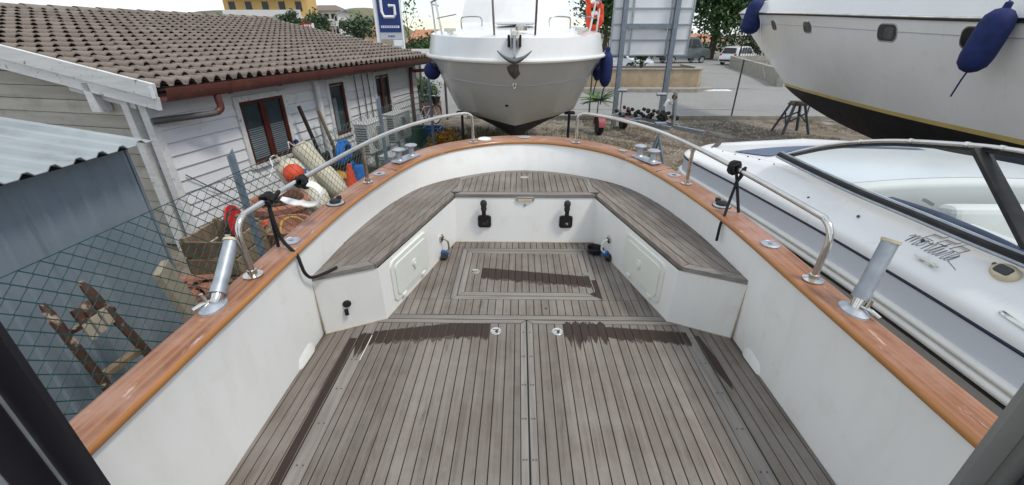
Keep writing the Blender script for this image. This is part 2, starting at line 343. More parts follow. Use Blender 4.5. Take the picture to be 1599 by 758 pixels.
m.prism([(-2, 16.5), (26, 16.5), (26, 16.66), (-2, 16.66)], G - .02, G + .13)
o = m.build('kerb', 'concrete', None); o['kind'] = 'structure'
# pale road marking patches beside the planter
m = MB(); m.grid([[(x, y, gz(y) + .018) for x in (9.9, 11.4)] for y in (23.6, 24.2)])
o = m.build('road_marking', 'signwhite', None); o['kind'] = 'structure'
# hills
m = MB(); rows = []
for i in range(9):
    d = i / 8; row = []
    for j in range(61):
        x = -420 + j * 10; h = 26 * max(0, 1 - ((x + 235) / 130) ** 2) + 4 * max(0, 1 - ((x + 60) / 110) ** 2) + 5 * math.sin(x * .031) + 3 * math.sin(x * .083 + 1)
        row.append((x, 330 + 150 * d, -2 + max(0, h + 4) * math.sin(d * math.pi * .5)))
    rows.append(row)
m.grid(rows); o = m.build('hills', ground_mat('hill_fields', [(.10, .13, .07), (.20, .17, .095), (.09, .12, .06), (.24, .20, .12)], .018, fine=.2), None, smooth=True); o['kind'] = 'structure'

# grass tufts on the dirt
m = MB(); rg = random.Random(3)
for i in range(4200):
    x = rg.uniform(.8, 14) if i % 3 else rg.uniform(.8, 5); y = rg.uniform(9.5, 16.4)
    if math.sin(x * 1.7 + 3 * math.sin(y * .9)) + math.sin(y * 2.3) * .6 < .15: continue
    for k in range(5):
        a = rg.uniform(0, 6.28); h = rg.uniform(.03, .11); q = rg.uniform(.01, .06); bx, by = x + rg.uniform(-.08, .08), y + rg.uniform(-.08, .08)
        m.add([(bx, by, G), (bx + .012 * math.cos(a + 1.57), by + .012 * math.sin(a + 1.57), G), (bx + q * math.cos(a), by + q * math.sin(a), G + h)], [(0, 1, 2)])
for i in range(900):
    x = rg.uniform(-2.6, 0.2); y = rg.uniform(9, 14.5)
    for k in range(6):
        a = rg.uniform(0, 6.28); h = rg.uniform(.05, .22); q = rg.uniform(.01, .1); bx, by = x + rg.uniform(-.1, .1), y + rg.uniform(-.1, .1)
        m.add([(bx, by, G), (bx + .02 * math.cos(a + 1.57), by + .02 * math.sin(a + 1.57), G), (bx + q * math.cos(a), by + q * math.sin(a), G + h)], [(0, 1, 2)])
o = m.build('grass', pm('dry_grass', (.10, .12, .045), (.20, .17, .085), scale=1.2, rough=.9), None, kind='stuff')
tag(o, 'sparse dry grass tufts on the boatyard dirt', 'grass')
m = MB()
for i in range(2500):
    x = rg.uniform(.5, 9); y = rg.uniform(9, 16.3); r = rg.uniform(.01, .04)
    m.add([(x - r, y, G), (x, y - r, G), (x + r, y, G), (x, y + r * .8, G), (x + r * .2, y, G + r * .8)], [(0, 1, 4), (1, 2, 4), (2, 3, 4), (3, 0, 4)])
o = m.build('gravel', pm('pale_stones', (.45, .42, .38), (.30, .28, .25), scale=3, rough=.95), None, kind='stuff'); tag(o, 'loose pale stones on the boatyard dirt', 'gravel')

# ================================================================== OUR BOAT
XC = .057
boat = thing('motor_boat', 'open teak-decked boat cockpit with varnished teak cap rail and steel handrails', 'boat', (XC, 1.8, G))
BO = Vector((XC, 0, 0))
class BB(MB):                          # boat-frame coordinates: u from the centre line, y forward, z above the deck
    def build(s, name, mat, parent=None, **k):
        s.v = [p + BO for p in s.v]; return MB.build(s, name, mat, parent or boat, **k)
def bpart(name, mat, f, parent=None, **k):
    m = BB(); f(m); return m.build(name, mat, parent, **k)

# -- outlines (half, starboard): cap centre line (u, y, ztop, halfwidth) and bulwark foot (u, y) at z .425
capc = [(1.272, -.7, .612, .072), (1.272, .2, .612, .072), (1.268, .85, .614, .073), (1.25, 1.6, .622, .075), (1.236, 2.0, .634, .078), (1.203, 2.4, .648, .082),
        (1.142, 2.82, .656, .088), (1.06, 3.2, .662, .095), (.945, 3.52, .672, .105), (.76, 3.78, .682, .115), (.5, 3.98, .688, .122), (.25, 4.1, .69, .128), (0, 4.14, .69, .13)]
foot = [(1.222, -.7), (1.222, .2), (1.22, .85), (1.205, 1.55), (1.175, 1.95), (1.15, 2.4), (1.09, 2.82), (1.005, 3.15), (.885, 3.42), (.70, 3.63), (.45, 3.80), (.22, 3.90), (0, 3.93)]
half_cap = []
def crm4(pts, n):
    a = crm([p[:3] for p in pts], n); b = crm([(p[3], 0, 0) for p in pts], n); return [(q.x, q.y, q.z, w.x) for q, w in zip(a, b)]
NS = 6
cc = crm4(capc, NS); ff = crm([(p[0], p[1], .425) for p in foot], NS)
full_c = cc + [(-p[0], p[1], p[2], p[3]) for p in cc[-2::-1]]
full_f = [Vector(p) for p in ff] + [Vector((-p.x, p.y, p.z)) for p in ff[-2::-1]]
inn, out = [], []
for i, p in enumerate(full_c):
    a = full_c[max(0, i - 1)]; b = full_c[min(len(full_c) - 1, i + 1)]; t = Vector((b[0] - a[0], b[1] - a[1])).normalized(); n = Vector((t.y, -t.x))
    inn.append(Vector((p[0] - n.x * p[3], p[1] - n.y * p[3], p[2]))); out.append(Vector((p[0] + n.x * p[3], p[1] + n.y * p[3], p[2])))
TH = .028
def capband():
    t, e = BB(), BB(); rt_, re_ = [], []
    for i in range(len(inn)):
        a, b = inn[i], out[i]; d = (b - a).normalized()
        rt_.append([a + d * .006, a + d * .03 + Vector((0, 0, .003)), (a + b) / 2 + Vector((0, 0, .005)), b - d * .02 + Vector((0, 0, .003)), b - d * .004 - Vector((0, 0, .003)), b - Vector((0, 0, .012)), b - Vector((0, 0, TH)), (a + b) / 2 - Vector((0, 0, TH))])
        re_.append([a + d * .0065 + Vector((0, 0, .0005)), a - Vector((0, 0, .005)), a - d * .003 - Vector((0, 0, .016)), a - Vector((0, 0, TH - .003)), a + d * .008 - Vector((0, 0, TH)), (a + b) / 2 - Vector((0, 0, TH))])
    t.grid(rt_, uv=True); e.grid(re_, uv=True)
    c = t.build('cap_rail', 'cap', smooth=True, uv=True, ang=60); c['label'] = 'varnished orange-brown teak cap rail with worn pale patches'
    e.build('rail_edge', 'cap_edge', c, smooth=True, uv=True, ang=70)
capband()
def bulw(m):
    rows = []
    for i in range(len(inn)):
        d = (out[i] - inn[i]).normalized(); up = inn[i] + d * .014 - Vector((0, 0, TH - .004)); f = full_f[i]
        lo = f + (f - up) * 1.0; k = (-.03 - f.z) / (f.z - up.z) if abs(f.z - up.z) > 1e-6 else 0
        slope = (up - f) / (up.z - f.z); lo = f + slope * (-.03 - f.z)
        if f.y < 2.2: lo = Vector((math.copysign(1.218, f.x), f.y, -.03))
        else: lo = Vector((f.x * .98, f.y - .02, -.03))
        rows.append([lo, lo.lerp(f, .5), f, f.lerp(up, .5), up, up + d * .05])
    m.grid(rows)
bpart('bulwark', 'gel', bulw, smooth=True, ang=60)
def hull(m):
    rows = []
    for i in range(len(out)):
        a = full_c[i]; o = out[i]; r = []
        for z, k, dy in ((o.z - TH + .004, .985, 0), (.45, .98, -.03), (.1, .975, -.12), (-.12, .955, -.2), (-.5, .72, -.35), (-.9, .38, -.55), (G + .02, .04, -.8)):
            r.append(Vector((o.x * k, o.y + dy * max(0, (o.y - 1.5) / 2.7), z)))
        rows.append(r)
    m.grid(rows)
bpart('hull', 'hullw', hull, smooth=True, ang=60)

# -- deck: black caulked bed, each teak plank its own piece
bed = bpart('deck', 'caulk', lambda m: m.prism([(-1.23, -.7), (1.23, -.7), (1.23, 2.6), (.9, 3.3), (-.9, 3.3), (-1.23, 2.6)], -.05, -.005))
def plank(poly, mat, parent, z0=-.02, z1=0.0, name='plank'):
    m = BB(); m.prism(poly, z0, z1 + random.uniform(-.0008, .0008)); return m.build(name, mat, parent, bevel=.0012, segs=1)
GAP = .0045
# side decks
for sgn in (-1, 1):
    reg = [(sgn * .996, -.7), (sgn * 1.216, -.7), (sgn * 1.216, 1.6), (sgn * 1.205, 1.975), (sgn * .996, 2.075)]
    for q in strips(reg, 0, .0505, GAP, sgn * .996): plank(q, TK0, bed)
    reg = [(sgn * 1.0, 2.085), (sgn * .905, 2.124), (sgn * .905, 2.124 + .0), (sgn * .998, 2.09)]
plank([(-.90, 2.128), (.90, 2.128), (.875, 2.170), (-.875, 2.170)], 'trim_teak_x', bed, name='trim_board')
# double hatch in the main deck
for sgn in (-1, 1):
    ht = BB(); ht.prism([(sgn * .003, -.7), (sgn * .992, -.7), (sgn * .992, 2.122), (sgn * .003, 2.122)], -.03, -.0045)
    hb = ht.build('hatch', 'caulk', bed)
    e = .992
    plank([(sgn * .004, -.7), (sgn * .036, -.7), (sgn * .036, 2.083), (sgn * .004, 2.118)], 'trim_teak', hb, name='border_board')
    plank([(sgn * .991, -.7), (sgn * .921, -.7), (sgn * .921, 2.083), (sgn * .991, 2.118)], 'trim_teak', hb, name='border_board')
    plank([(sgn * .0065, 2.120), (sgn * .9885, 2.120), (sgn * .922, 2.0865), (sgn * .04, 2.0865)], 'trim_teak_x', hb, name='border_board')
    plank([(sgn * .0395, -.7), (sgn * .069, -.7), (sgn * .069, 2.082), (sgn * .0395, 2.082)], TK0, hb)
    plank([(sgn * .889, -.7), (sgn * .9175, -.7), (sgn * .9175, 2.082), (sgn * .889, 2.082)], TK0, hb)
    w = (.8865 - .0715) / 16
    for k in range(16):
        a = .0715 + k * w
        plank([(sgn * (a + GAP / 2), -.7), (sgn * (a + w - GAP / 2), -.7), (sgn * (a + w - GAP / 2), 2.082), (sgn * (a + GAP / 2), 2.082)], TK0, hb)
    def bungs(m):
        yy = 2.0
        while yy > .5:
            for uu in (.014, .027) if int(yy * 10) % 2 else (.020,): m.lathe([(.0042, .0006), (.0042, .0018)], (sgn * uu, yy, 0), 8)
            for uu in (.943, .968): m.lathe([(.0042, .0006), (.0042, .0018)], (sgn * uu, yy - .04, 0), 8)
            yy -= .21
    bpart('bung', 'edge_plug', bungs, hb, kind='stuff')
    # flush ring latch
    lc = (sgn * .185, 2.008, 0)
    lt = bpart('latch', 'steel', lambda m: m.lathe([(.036, -.01), (.036, .003), (.031, .006), (.027, .0045)], lc, 24), hb, smooth=True)
    bpart('keyhole', 'black', lambda m: m.lathe([(.009, .0045), (.009, .0065)], (lc[0] + .004, lc[1] - .006, 0), 12).bx(lc[0] - .02, lc[0] + .018, lc[1] + .008, lc[1] + .012, .0045, .0062), lt)
# slender slide bar on the port hatch
bpart('hatch_slide', 'signwhite', lambda m: m.tube([(-.918, 1.95, .005), (-.919, 1.74, .005)], .0024, 6))
# forward deck and its small hatch
IH = (-.515, .515, 2.347, 3.10)
def fwd_regions():
    edge = lambda y: .872 - (y - 2.13) * (.872 - .593) / (3.215 - 2.13)
    y0, y1 = 2.1745, 3.213; a, b, c_, d_ = IH
    e0, e1, ea, eb = edge(y0), edge(y1), edge(c_), edge(d_)
    return [[(-e0, y0), (e0, y0), (ea, c_ - .002), (-ea, c_ - .002)], [(-eb, d_ + .002), (eb, d_ + .002), (e1, y1), (-e1, y1)],
            [(-ea, c_), (a - .002, c_), (a - .002, d_), (-eb, d_)], [(b + .002, c_), (ea, c_), (eb, d_), (b + .002, d_)]]
for i, reg in enumerate(fwd_regions()):
    for q in strips(reg, 0, .0505, GAP, .0): plank(q, TK0, bed)
def frame(a, b, c, d, w, parent, nm):
    g = .002
    plank([(a, c), (a + w, c + w), (a + w, d - w), (a, d)], 'trim_teak', parent, name=nm); plank([(b, c), (b, d), (b - w, d - w), (b - w, c + w)], 'trim_teak', parent, name=nm)
    plank([(a + g * 2, c), (b - g * 2, c), (b - w - g * 2, c + w), (a + w + g * 2, c + w)], 'trim_teak_x', parent, name=nm); plank([(a + w + g * 2, d - w), (b - w - g * 2, d - w), (b - g * 2, d), (a + g * 2, d)], 'trim_teak_x', parent, name=nm)
frame(-.513, .513, 2.350, 3.098, .038, bed, 'trim_board')
sh = bpart('hatch', 'caulk', lambda m: m.prism([(-.472, 2.391), (.472, 2.391), (.472, 3.057), (-.472, 3.057)], -.03, -.0045), bed)
frame(-.470, .470, 2.393, 3.055, .042, sh, 'border_board')
w = .852 / 17
for k in range(17):
    a = -.426 + k * w; plank([(a + GAP / 2, 2.438), (a + w - GAP / 2, 2.438), (a + w - GAP / 2, 3.010), (a + GAP / 2, 3.010)], TK0, sh)
lt = bpart('latch', 'steel', lambda m: m.lathe([(.034, -.01), (.034, .003), (.029, .006), (.025, .0045)], (-.375, 2.712, 0), 24), sh, smooth=True)
bpart('hinge', 'steel', lambda m: m.bx(.44, .475, 2.655, 2.70, .0, .006).tube([(.47, 2.66, .004), (.478, 2.46, .004), (.474, 2.43, .004)], .005, 6), sh)

# -- dark wet brush marks left on the teak, broken at every seam
M_['damp'] = pm('damp_teak', (.09, .068, .055), (.066, .048, .039), scale=1, stretch=(60, 4, 60), rough=.6)
def stain(seq, y_of, h_of, jag, parent, slant=0, rr=random.Random(5)):
    for nm, mt, grow, zz in (('damp_mark', 'damp', .010, .0014), ('wet_stain', 'stain', 0, .0020)):
        m = BB()
        for (a, b) in seq:
            c = (a + b) / 2; ln = rr.uniform(.35, 1.25); n = 9; top, bot = [], []; ph = rr.uniform(.25, .75); sw = rr.uniform(-.012, .012)
            for i in range(n + 1):
                f = i / n; x = a + (b - a) * f; k = max(0, 1 - abs(f - ph) / max(ph, 1 - ph)); hh = h_of(x); yt = y_of(x)
                top.append((x, yt + k * jag * .35 * rr.uniform(.2, 1) + grow * rr.uniform(.3, 1), zz)); bot.append((x, yt - hh - sw - (k ** 1.4) * jag * ln * rr.uniform(.8, 1.1) - grow * rr.uniform(.3, 2.2), zz))
            m.add(top + bot, [(i, i + 1, n + 2 + i, n + 1 + i) for i in range(n)])
        o = m.build(nm, mt, parent, kind='stuff')
    return o
w = (.8865 - .0715) / 16
pl = [(-(.0715 + (k + 1) * w) + GAP / 2 + .0005, -(.0715 + k * w) - GAP / 2 - .0005) for k in range(16)] + [(-.9165, -.890)]
stain([q for q in pl if -.93 < q[0] and q[1] < -.20], lambda x: 2.075 if x > -.45 else 2.075 + (x + .45) * .19, lambda x: .115 - .03 * abs(x + .3), .028, bed)
stain([(-.99, -.955), (-.953, -.922)], lambda x: 1.96, lambda x: .10, .09, bed)
pr_ = [(-b, -a) for a, b in pl]
rr2 = random.Random(9)
stain([q for q in pr_ if .21 < q[0] < .48], lambda x: 2.078, lambda x: .105 + rr2.uniform(-.01, .012), .125, bed)
stain([q for q in pr_ if .48 <= q[0]] + [(.923, .954)], lambda x: 2.052 - (x - .48) * .10, lambda x: .085, .022, bed)
m = BB(); m.add([(-1.042, 1.93, .0016), (-1.0, 1.93, .0016), (-1.0, 1.1, .0016), (-1.0, .3, .0016), (-1.036, .3, .0016), (-1.036, 1.1, .0016)], [(0, 1, 2, 3, 4, 5)])
m.build('wet_stain', 'stain', bed)
m = BB(); m.add([(.999, 1.98, .0016), (1.02, 1.98, .0016), (1.042, 1.8, .0016), (1.043, 1.60, .0016), (1.03, 1.56, .0016), (.999, 1.70, .0016)], [(0, 1, 2, 3, 4, 5)])
m.build('wet_stain', 'stain', bed)
w = .852 / 17
st = [(-.426 + k * w + GAP / 2, -.426 + (k + 1) * w - GAP / 2) for k in range(17)]
stain([q for q in st if q[0] > -.34] + [(.430, .468)], lambda x: 2.765 - (x + .33) * .155, lambda x: .125, .02, sh)
m = BB(); m.add([(.478, 2.60, .0016), (.512, 2.60, .0016), (.512, 2.36, .0016), (.44, 2.42, .0016), (.476, 2.44, .0016)], [(0, 1, 2, 4), (4, 2, 3)])
m.build('wet_stain', 'stain', bed)
m = BB(); m.lathe([(.008, .0012), (.008, .0022)], (.13, 2.245, 0), 10); m.build('tar_spot', 'stain', bed)

# -- bench round the bow
ZB = .425
bench = bpart('bench', 'gel', lambda m: m.grid([[(-1.20, 1.97, -.03), (-.877, 2.122, -.03), (-.595, 3.218, -.03), (.595, 3.218, -.03), (.877, 2.122, -.03), (1.20, 1.97, -.03)],
      [(-1.183, 1.927, ZB - .032), (-.866, 2.078, ZB - .032), (-.576, 3.252, ZB - .032), (.576, 3.252, ZB - .032), (.866, 2.078, ZB - .032), (1.183, 1.927, ZB - .032)]]))
bk = [Vector((p.x, p.y)) for p in full_f if p.y > 1.93]
outline = [(p.x, p.y) for p in bk]
top = BB(); top.prism([(-1.17, 1.96), (-.885, 2.10), (-.60, 3.275), (.60, 3.275), (.885, 2.10), (1.17, 1.96)] + [q for q in outline if q[1] > 2.0], ZB - .035, ZB - .0115); tb = top.build('seat_bed', 'caulk', bench)
zt0, zt1 = ZB - .03, ZB
def slat(poly, mat, nm='slat'): return plank(poly, mat, bench, zt0, zt1, nm)
def sideregion(sg):
    ps = [(p.x, p.y) for p in ff if p.y > 1.90 and p.y < 3.62]
    return [(sg * a, b) for a, b in ps]
import mathutils
dI = Vector((.578 - .868, 3.245 - 2.07)).normalized(); ang = math.atan2(dI.x, dI.y)
TKL, TKR = teak(R(14)), teak(-R(14))
for sg, tkm in ((1, TKR), (-1, TKL)):
    # inner edge trim, end trim, then boards running along the inner edge
    A, B_, D = (sg * .874, 2.066), (sg * .584, 3.243), (sg * 1.185, 1.919)
    nI = Vector((dI.y, -dI.x)); A2 = Vector((.874, 2.066)) + nI * .055 + Vector((.0, .0)); 
    dE = Vector((1.185 - .874, 1.919 - 2.066)).normalized(); nE = Vector((-dE.y, dE.x)); wI, wE = .055, .05
    # mitre corner
    def isect(p, d, q, e):
        det = d.x * (-e.y) + e.x * d.y; r = q - p; t = (r.x * (-e.y) + e.x * r.y) / det; return p + d * t
    Pi, Pe = Vector((.874, 2.066)), Vector((1.185, 1.919)); K = isect(Pi + nI * wI, dI, Pi + nE * wE, dE)
    Bi = Vector((.584, 3.243)); 
    K2 = Bi + nI * wI
    K2 = isect(Pi + nI * wI, dI, Vector((0, 3.305)), Vector((1, 0)))
    mir = lambda ps: [(sg * p.x, p.y) for p in ps]
    gap2 = nI * .002
    slat(mir([Pi, Bi, K2, K]), pm('edge_teak', (.215, .185, .158), (.135, .112, .095), scale=1, stretch=(40, 4, 40), rough=.8, rand=.05), 'edge_board')
    Kq = Pe + nE * wE + dE * (-.012)
    slat(mir([Pi + dE * .004, Pe, Kq, K + dE * .004]), 'trim_teak_x', 'edge_board')
    reg = [(p.x, p.y) for p in ff if p.y > 1.9 and p.x > .02]
    reg = [(K.x, K.y)] + reg + [(K2.x, 3.305)]
    # bound the side boards: outside the trim lines, outside the front section
    reg = [(p.x, p.y) for p in ff if p.y > 1.85] + [(0, 3.2), (.3, 2.0)]
    reg = clip(reg, (-nI.x, -nI.y), -(nI.dot(K) + .004)); reg = clip(reg, (-nE.x, -nE.y), -(nE.dot(K) + .004))
    reg = clip(reg, (-1, 0), -.589); reg = [(sg * x, y) for x, y in reg]
    for q in strips(reg, sg * ang, .055, GAP, sg * (nI.dot(K) + .004)): slat(q, tkm)
    # divider board
    slat([(sg * x, y) for x, y in ((.534, 3.311), (.621, 3.311), (.586, 3.45), (.586, 3.67), (.534, 3.70))], 'trim_teak', 'edge_board')
slat([(-.582, 3.246), (.582, 3.246), (.53, 3.306), (-.53, 3.306)], 'trim_teak_x', 'edge_board')
# back border follows the curve
bc = [(p.x, p.y) for p in full_f if abs(p.x) < .66 and p.y > 3]
bi = [(x * .93, y - .055) for x, y in bc]
half = [i for i, p in enumerate(bc) if p[0] >= -.001]; 
for rng in (range(0, len(bc) // 2 + 1), range(len(bc) // 2, len(bc))):
    r = list(rng); sh_ = .0015 if r[0] == 0 else -.0015
    slat([(bc[i][0] + sh_, bc[i][1]) for i in r] + [(bi[i][0] + sh_, bi[i][1]) for i in r[::-1]], 'trim_teak_x', 'edge_board')
reg = [(-.53, 3.312), (.53, 3.312)] + [(x * .985, y - .006) for x, y in sorted(bi, reverse=True)]
for q in strips(reg, 0, .0505, GAP, -.025): slat(q, TK0)
bpart('latch', 'steel', lambda m: m.lathe([(.032, ZB - .01), (.032, ZB + .003), (.026, ZB + .006)], (0, 3.70, 0), 20, sx=1.25), bench, smooth=True)
# sealant lines where bench meets deck and bulwark
bpart('sealant', 'seal', lambda m: [m.tube([(-1.198, 1.966, .002), (-.879, 2.118, .002), (-.597, 3.213, .002), (.597, 3.213, .002), (.879, 2.118, .002), (1.198, 1.966, .002)], .0035, 5),
      m.tube([(-1.20, 1.962, 0), (-1.182, 1.921, ZB - .03)], .0028, 5), m.tube([(1.20, 1.962, 0), (1.182, 1.921, ZB - .03)], .0028, 5)], bench)

# -- locker doors on the slanting bench faces
def face_frame(sg):     # origin at the foot of the face, x along the face forward, y up the face, n out of it
    a = Vector((.877, 2.122, 0)); b = Vector((.595, 3.218, 0)); at_ = Vector((.866, 2.078, ZB - .032))
    X_ = (b - a).normalized(); Y_ = (at_ - Vector((a.x, a.y, -.03))).normalized(); N = Y_.cross(X_).normalized()
    if N.x > 0: N = -N
    mi = Matrix.Diagonal((sg, 1, 1)); return mi @ a, mi @ X_, mi @ Y_, mi @ N
def rrect(w, h, r, n=5):
    out = []
    for cx, cy, a0 in ((w / 2 - r, h / 2 - r, 0), (-w / 2 + r, h / 2 - r, 90), (-w / 2 + r, -h / 2 + r, 180), (w / 2 - r, -h / 2 + r, 270)):
        for k in range(n + 1):
            a = R(a0 + 90 * k / n); out.append((cx + r * math.cos(a), cy + r * math.sin(a)))
    return out
for sg in (-1, 1):
    o_, X_, Y_, N = face_frame(sg)
    P = lambda x, y, n: o_ + X_ * x + Y_ * y + N * n
    cx, cy = .36, .205
    def plate(m, w, h, r, n0, n1, cx=cx, cy=cy): m.ext([P(cx + a, cy + b, n0) for a, b in rrect(w, h, r)], N * (n1 - n0))
    dr = bpart('locker_door', 'gel_door', lambda m: plate(m, .50, .315, .05, -.004, .010), bench, bevel=.004)
    bpart('door_panel', 'gel_door', lambda m: plate(m, .425, .245, .035, .009, .017), dr, bevel=.005)
    bpart('latch', 'gel_door', lambda m: (plate(m, .055, .055, .026, .016, .024, cx + .02, cy + .015), plate(m, .025, .05, .012, .016, .03, cx + .02, cy - .005)), dr, bevel=.003)
    for hx in (-.14, .14): bpart('hinge', 'white_plastic', lambda m: plate(m, .05, .02, .004, .009, .02, cx + hx, cy - .15), dr)
    # shower spray on its hose
    hx, hy = .86, .17
    q = P(hx, hy, 0); rot = Matrix((X_, Y_, N)).transposed()
    sp = bpart('deck_shower', 'steel', lambda m: m.lathe([(.034, -.002), (.034, .006), (.024, .011), (.018, .011)], q, 20, rot), smooth=True)
    hb_ = Vector((sg * .632, 2.955, .03))
    bpart('socket', 'black', lambda m: m.lathe([(.018, .010), (.018, .014)], q, 16, rot), sp)
    bpart('hose', 'white_plastic' if sg > 0 else 'steel_worn', lambda m: m.tube(crm([q + N * .012, q + N * .05 - Y_ * .02, q + N * .055 - Y_ * .09, Vector((q.x * .985, q.y - .01, .05))], 6), .0075, 8), sp, smooth=True)
    e_ = Vector((q.x * .985, q.y - .01, .045))
    bpart('tap', 'blue_plastic', lambda m: m.lathe([(.016, -.03), (.02, -.01), (.016, .02)], e_, 12).beam(e_ + Vector((-.045, 0, 0)), e_ + Vector((.045, -.005, 0)), .014, .014), sp, smooth=True)
    bpart('nozzle', 'black', lambda m: m.lathe([(.024, -.02), (.03, 0), (.02, .02)], e_ + Vector((.012, -.035, -.012)), 14, (R(70), 0, .3)), sp, smooth=True)
# socket on the port bench end, drain mouldings at the bulwark foot
ea, eb = Vector((-1.198, 1.966, 0)), Vector((-1.183, 1.927, ZB)); 
bpart('power_socket', 'black', lambda m: m.lathe([(.024, 0), (.024, .012), (.017, .016)], (-1.06, 2.015, .19), 16, (R(90), 0, R(26))).box((-1.065, 2.002, .135), (.022, .02, .035), (0, 0, R(26))), bench, smooth=True)
for sg in (-1, 1):
    bpart('scupper', 'gel', lambda m: m.grid([[(sg * 1.224, 1.65, .0), (sg * 1.205, 1.68, .0), (sg * 1.201, 1.81, .0), (sg * 1.214, 1.85, .0)], [(sg * 1.224, 1.66, .035), (sg * 1.208, 1.69, .045), (sg * 1.204, 1.80, .045), (sg * 1.214, 1.84, .035)], [(sg * 1.224, 1.67, .06), (sg * 1.219, 1.70, .078), (sg * 1.213, 1.79, .078), (sg * 1.214, 1.83, .06)]]), boat, smooth=True)

# -- engine levers, courtesy light and button on the bench front
def fy(z): return 3.218 + (z + .03) * (3.252 - 3.218) / .425
for u in (-.340, .346):
    ctl = bpart('engine_control', 'black', lambda m: m.ext([(u + a, fy(.19) - .001, .19 + b) for a, b in rrect(.112, .112, .022)], (0, -.018, 0)), bevel=.006)
    bpart('hub', 'rubber', lambda m: m.lathe([(.034, 0), (.031, .02), (.022, .026)], (u, fy(.19) - .018, .185), 18, (R(90), 0, 0)), ctl, smooth=True)
    bpart('badge', 'wood_red', lambda m: m.box((u, fy(.19) - .046, .185), (.028, .004, .022)), ctl)
    bpart('lever', 'black', lambda m: m.grid([[(u - a, fy(.19) - .02 - d, z), (u + a, fy(.19) - .02 - d, z), (u + a, fy(.19) - .045 - d, z), (u - a, fy(.19) - .045 - d, z)] for a, d, z in ((.026, 0, .19), (.019, .01, .24), (.016, .02, .29), (.016, .022, .30))], True), ctl, bevel=.003)
    bpart('handle', 'rubber', lambda m: m.lathe([(.012, 0), (.02, .008), (.025, .03), (.022, .045), (.028, .07), (.026, .09), (.014, .102)], (u, fy(.3) - .055, .29), 14), ctl, smooth=True)
lg = bpart('courtesy_light', 'steel', lambda m: m.ext([(a, fy(.39) - .001, .385 + b) for a, b in rrect(.155, .042, .018)], (0, -.014, 0)), bevel=.005)
bpart('lens', 'cream', lambda m: m.ext([(a, fy(.39) - .0145, .377 + b) for a, b in rrect(.12, .02, .006)], (0, -.003, 0)), lg)
bpart('push_button', 'galv', lambda m: m.lathe([(.011, 0), (.011, .006), (.007, .009)], (0, fy(.335) - .001, .333), 14, (R(90), 0, 0)), smooth=True)

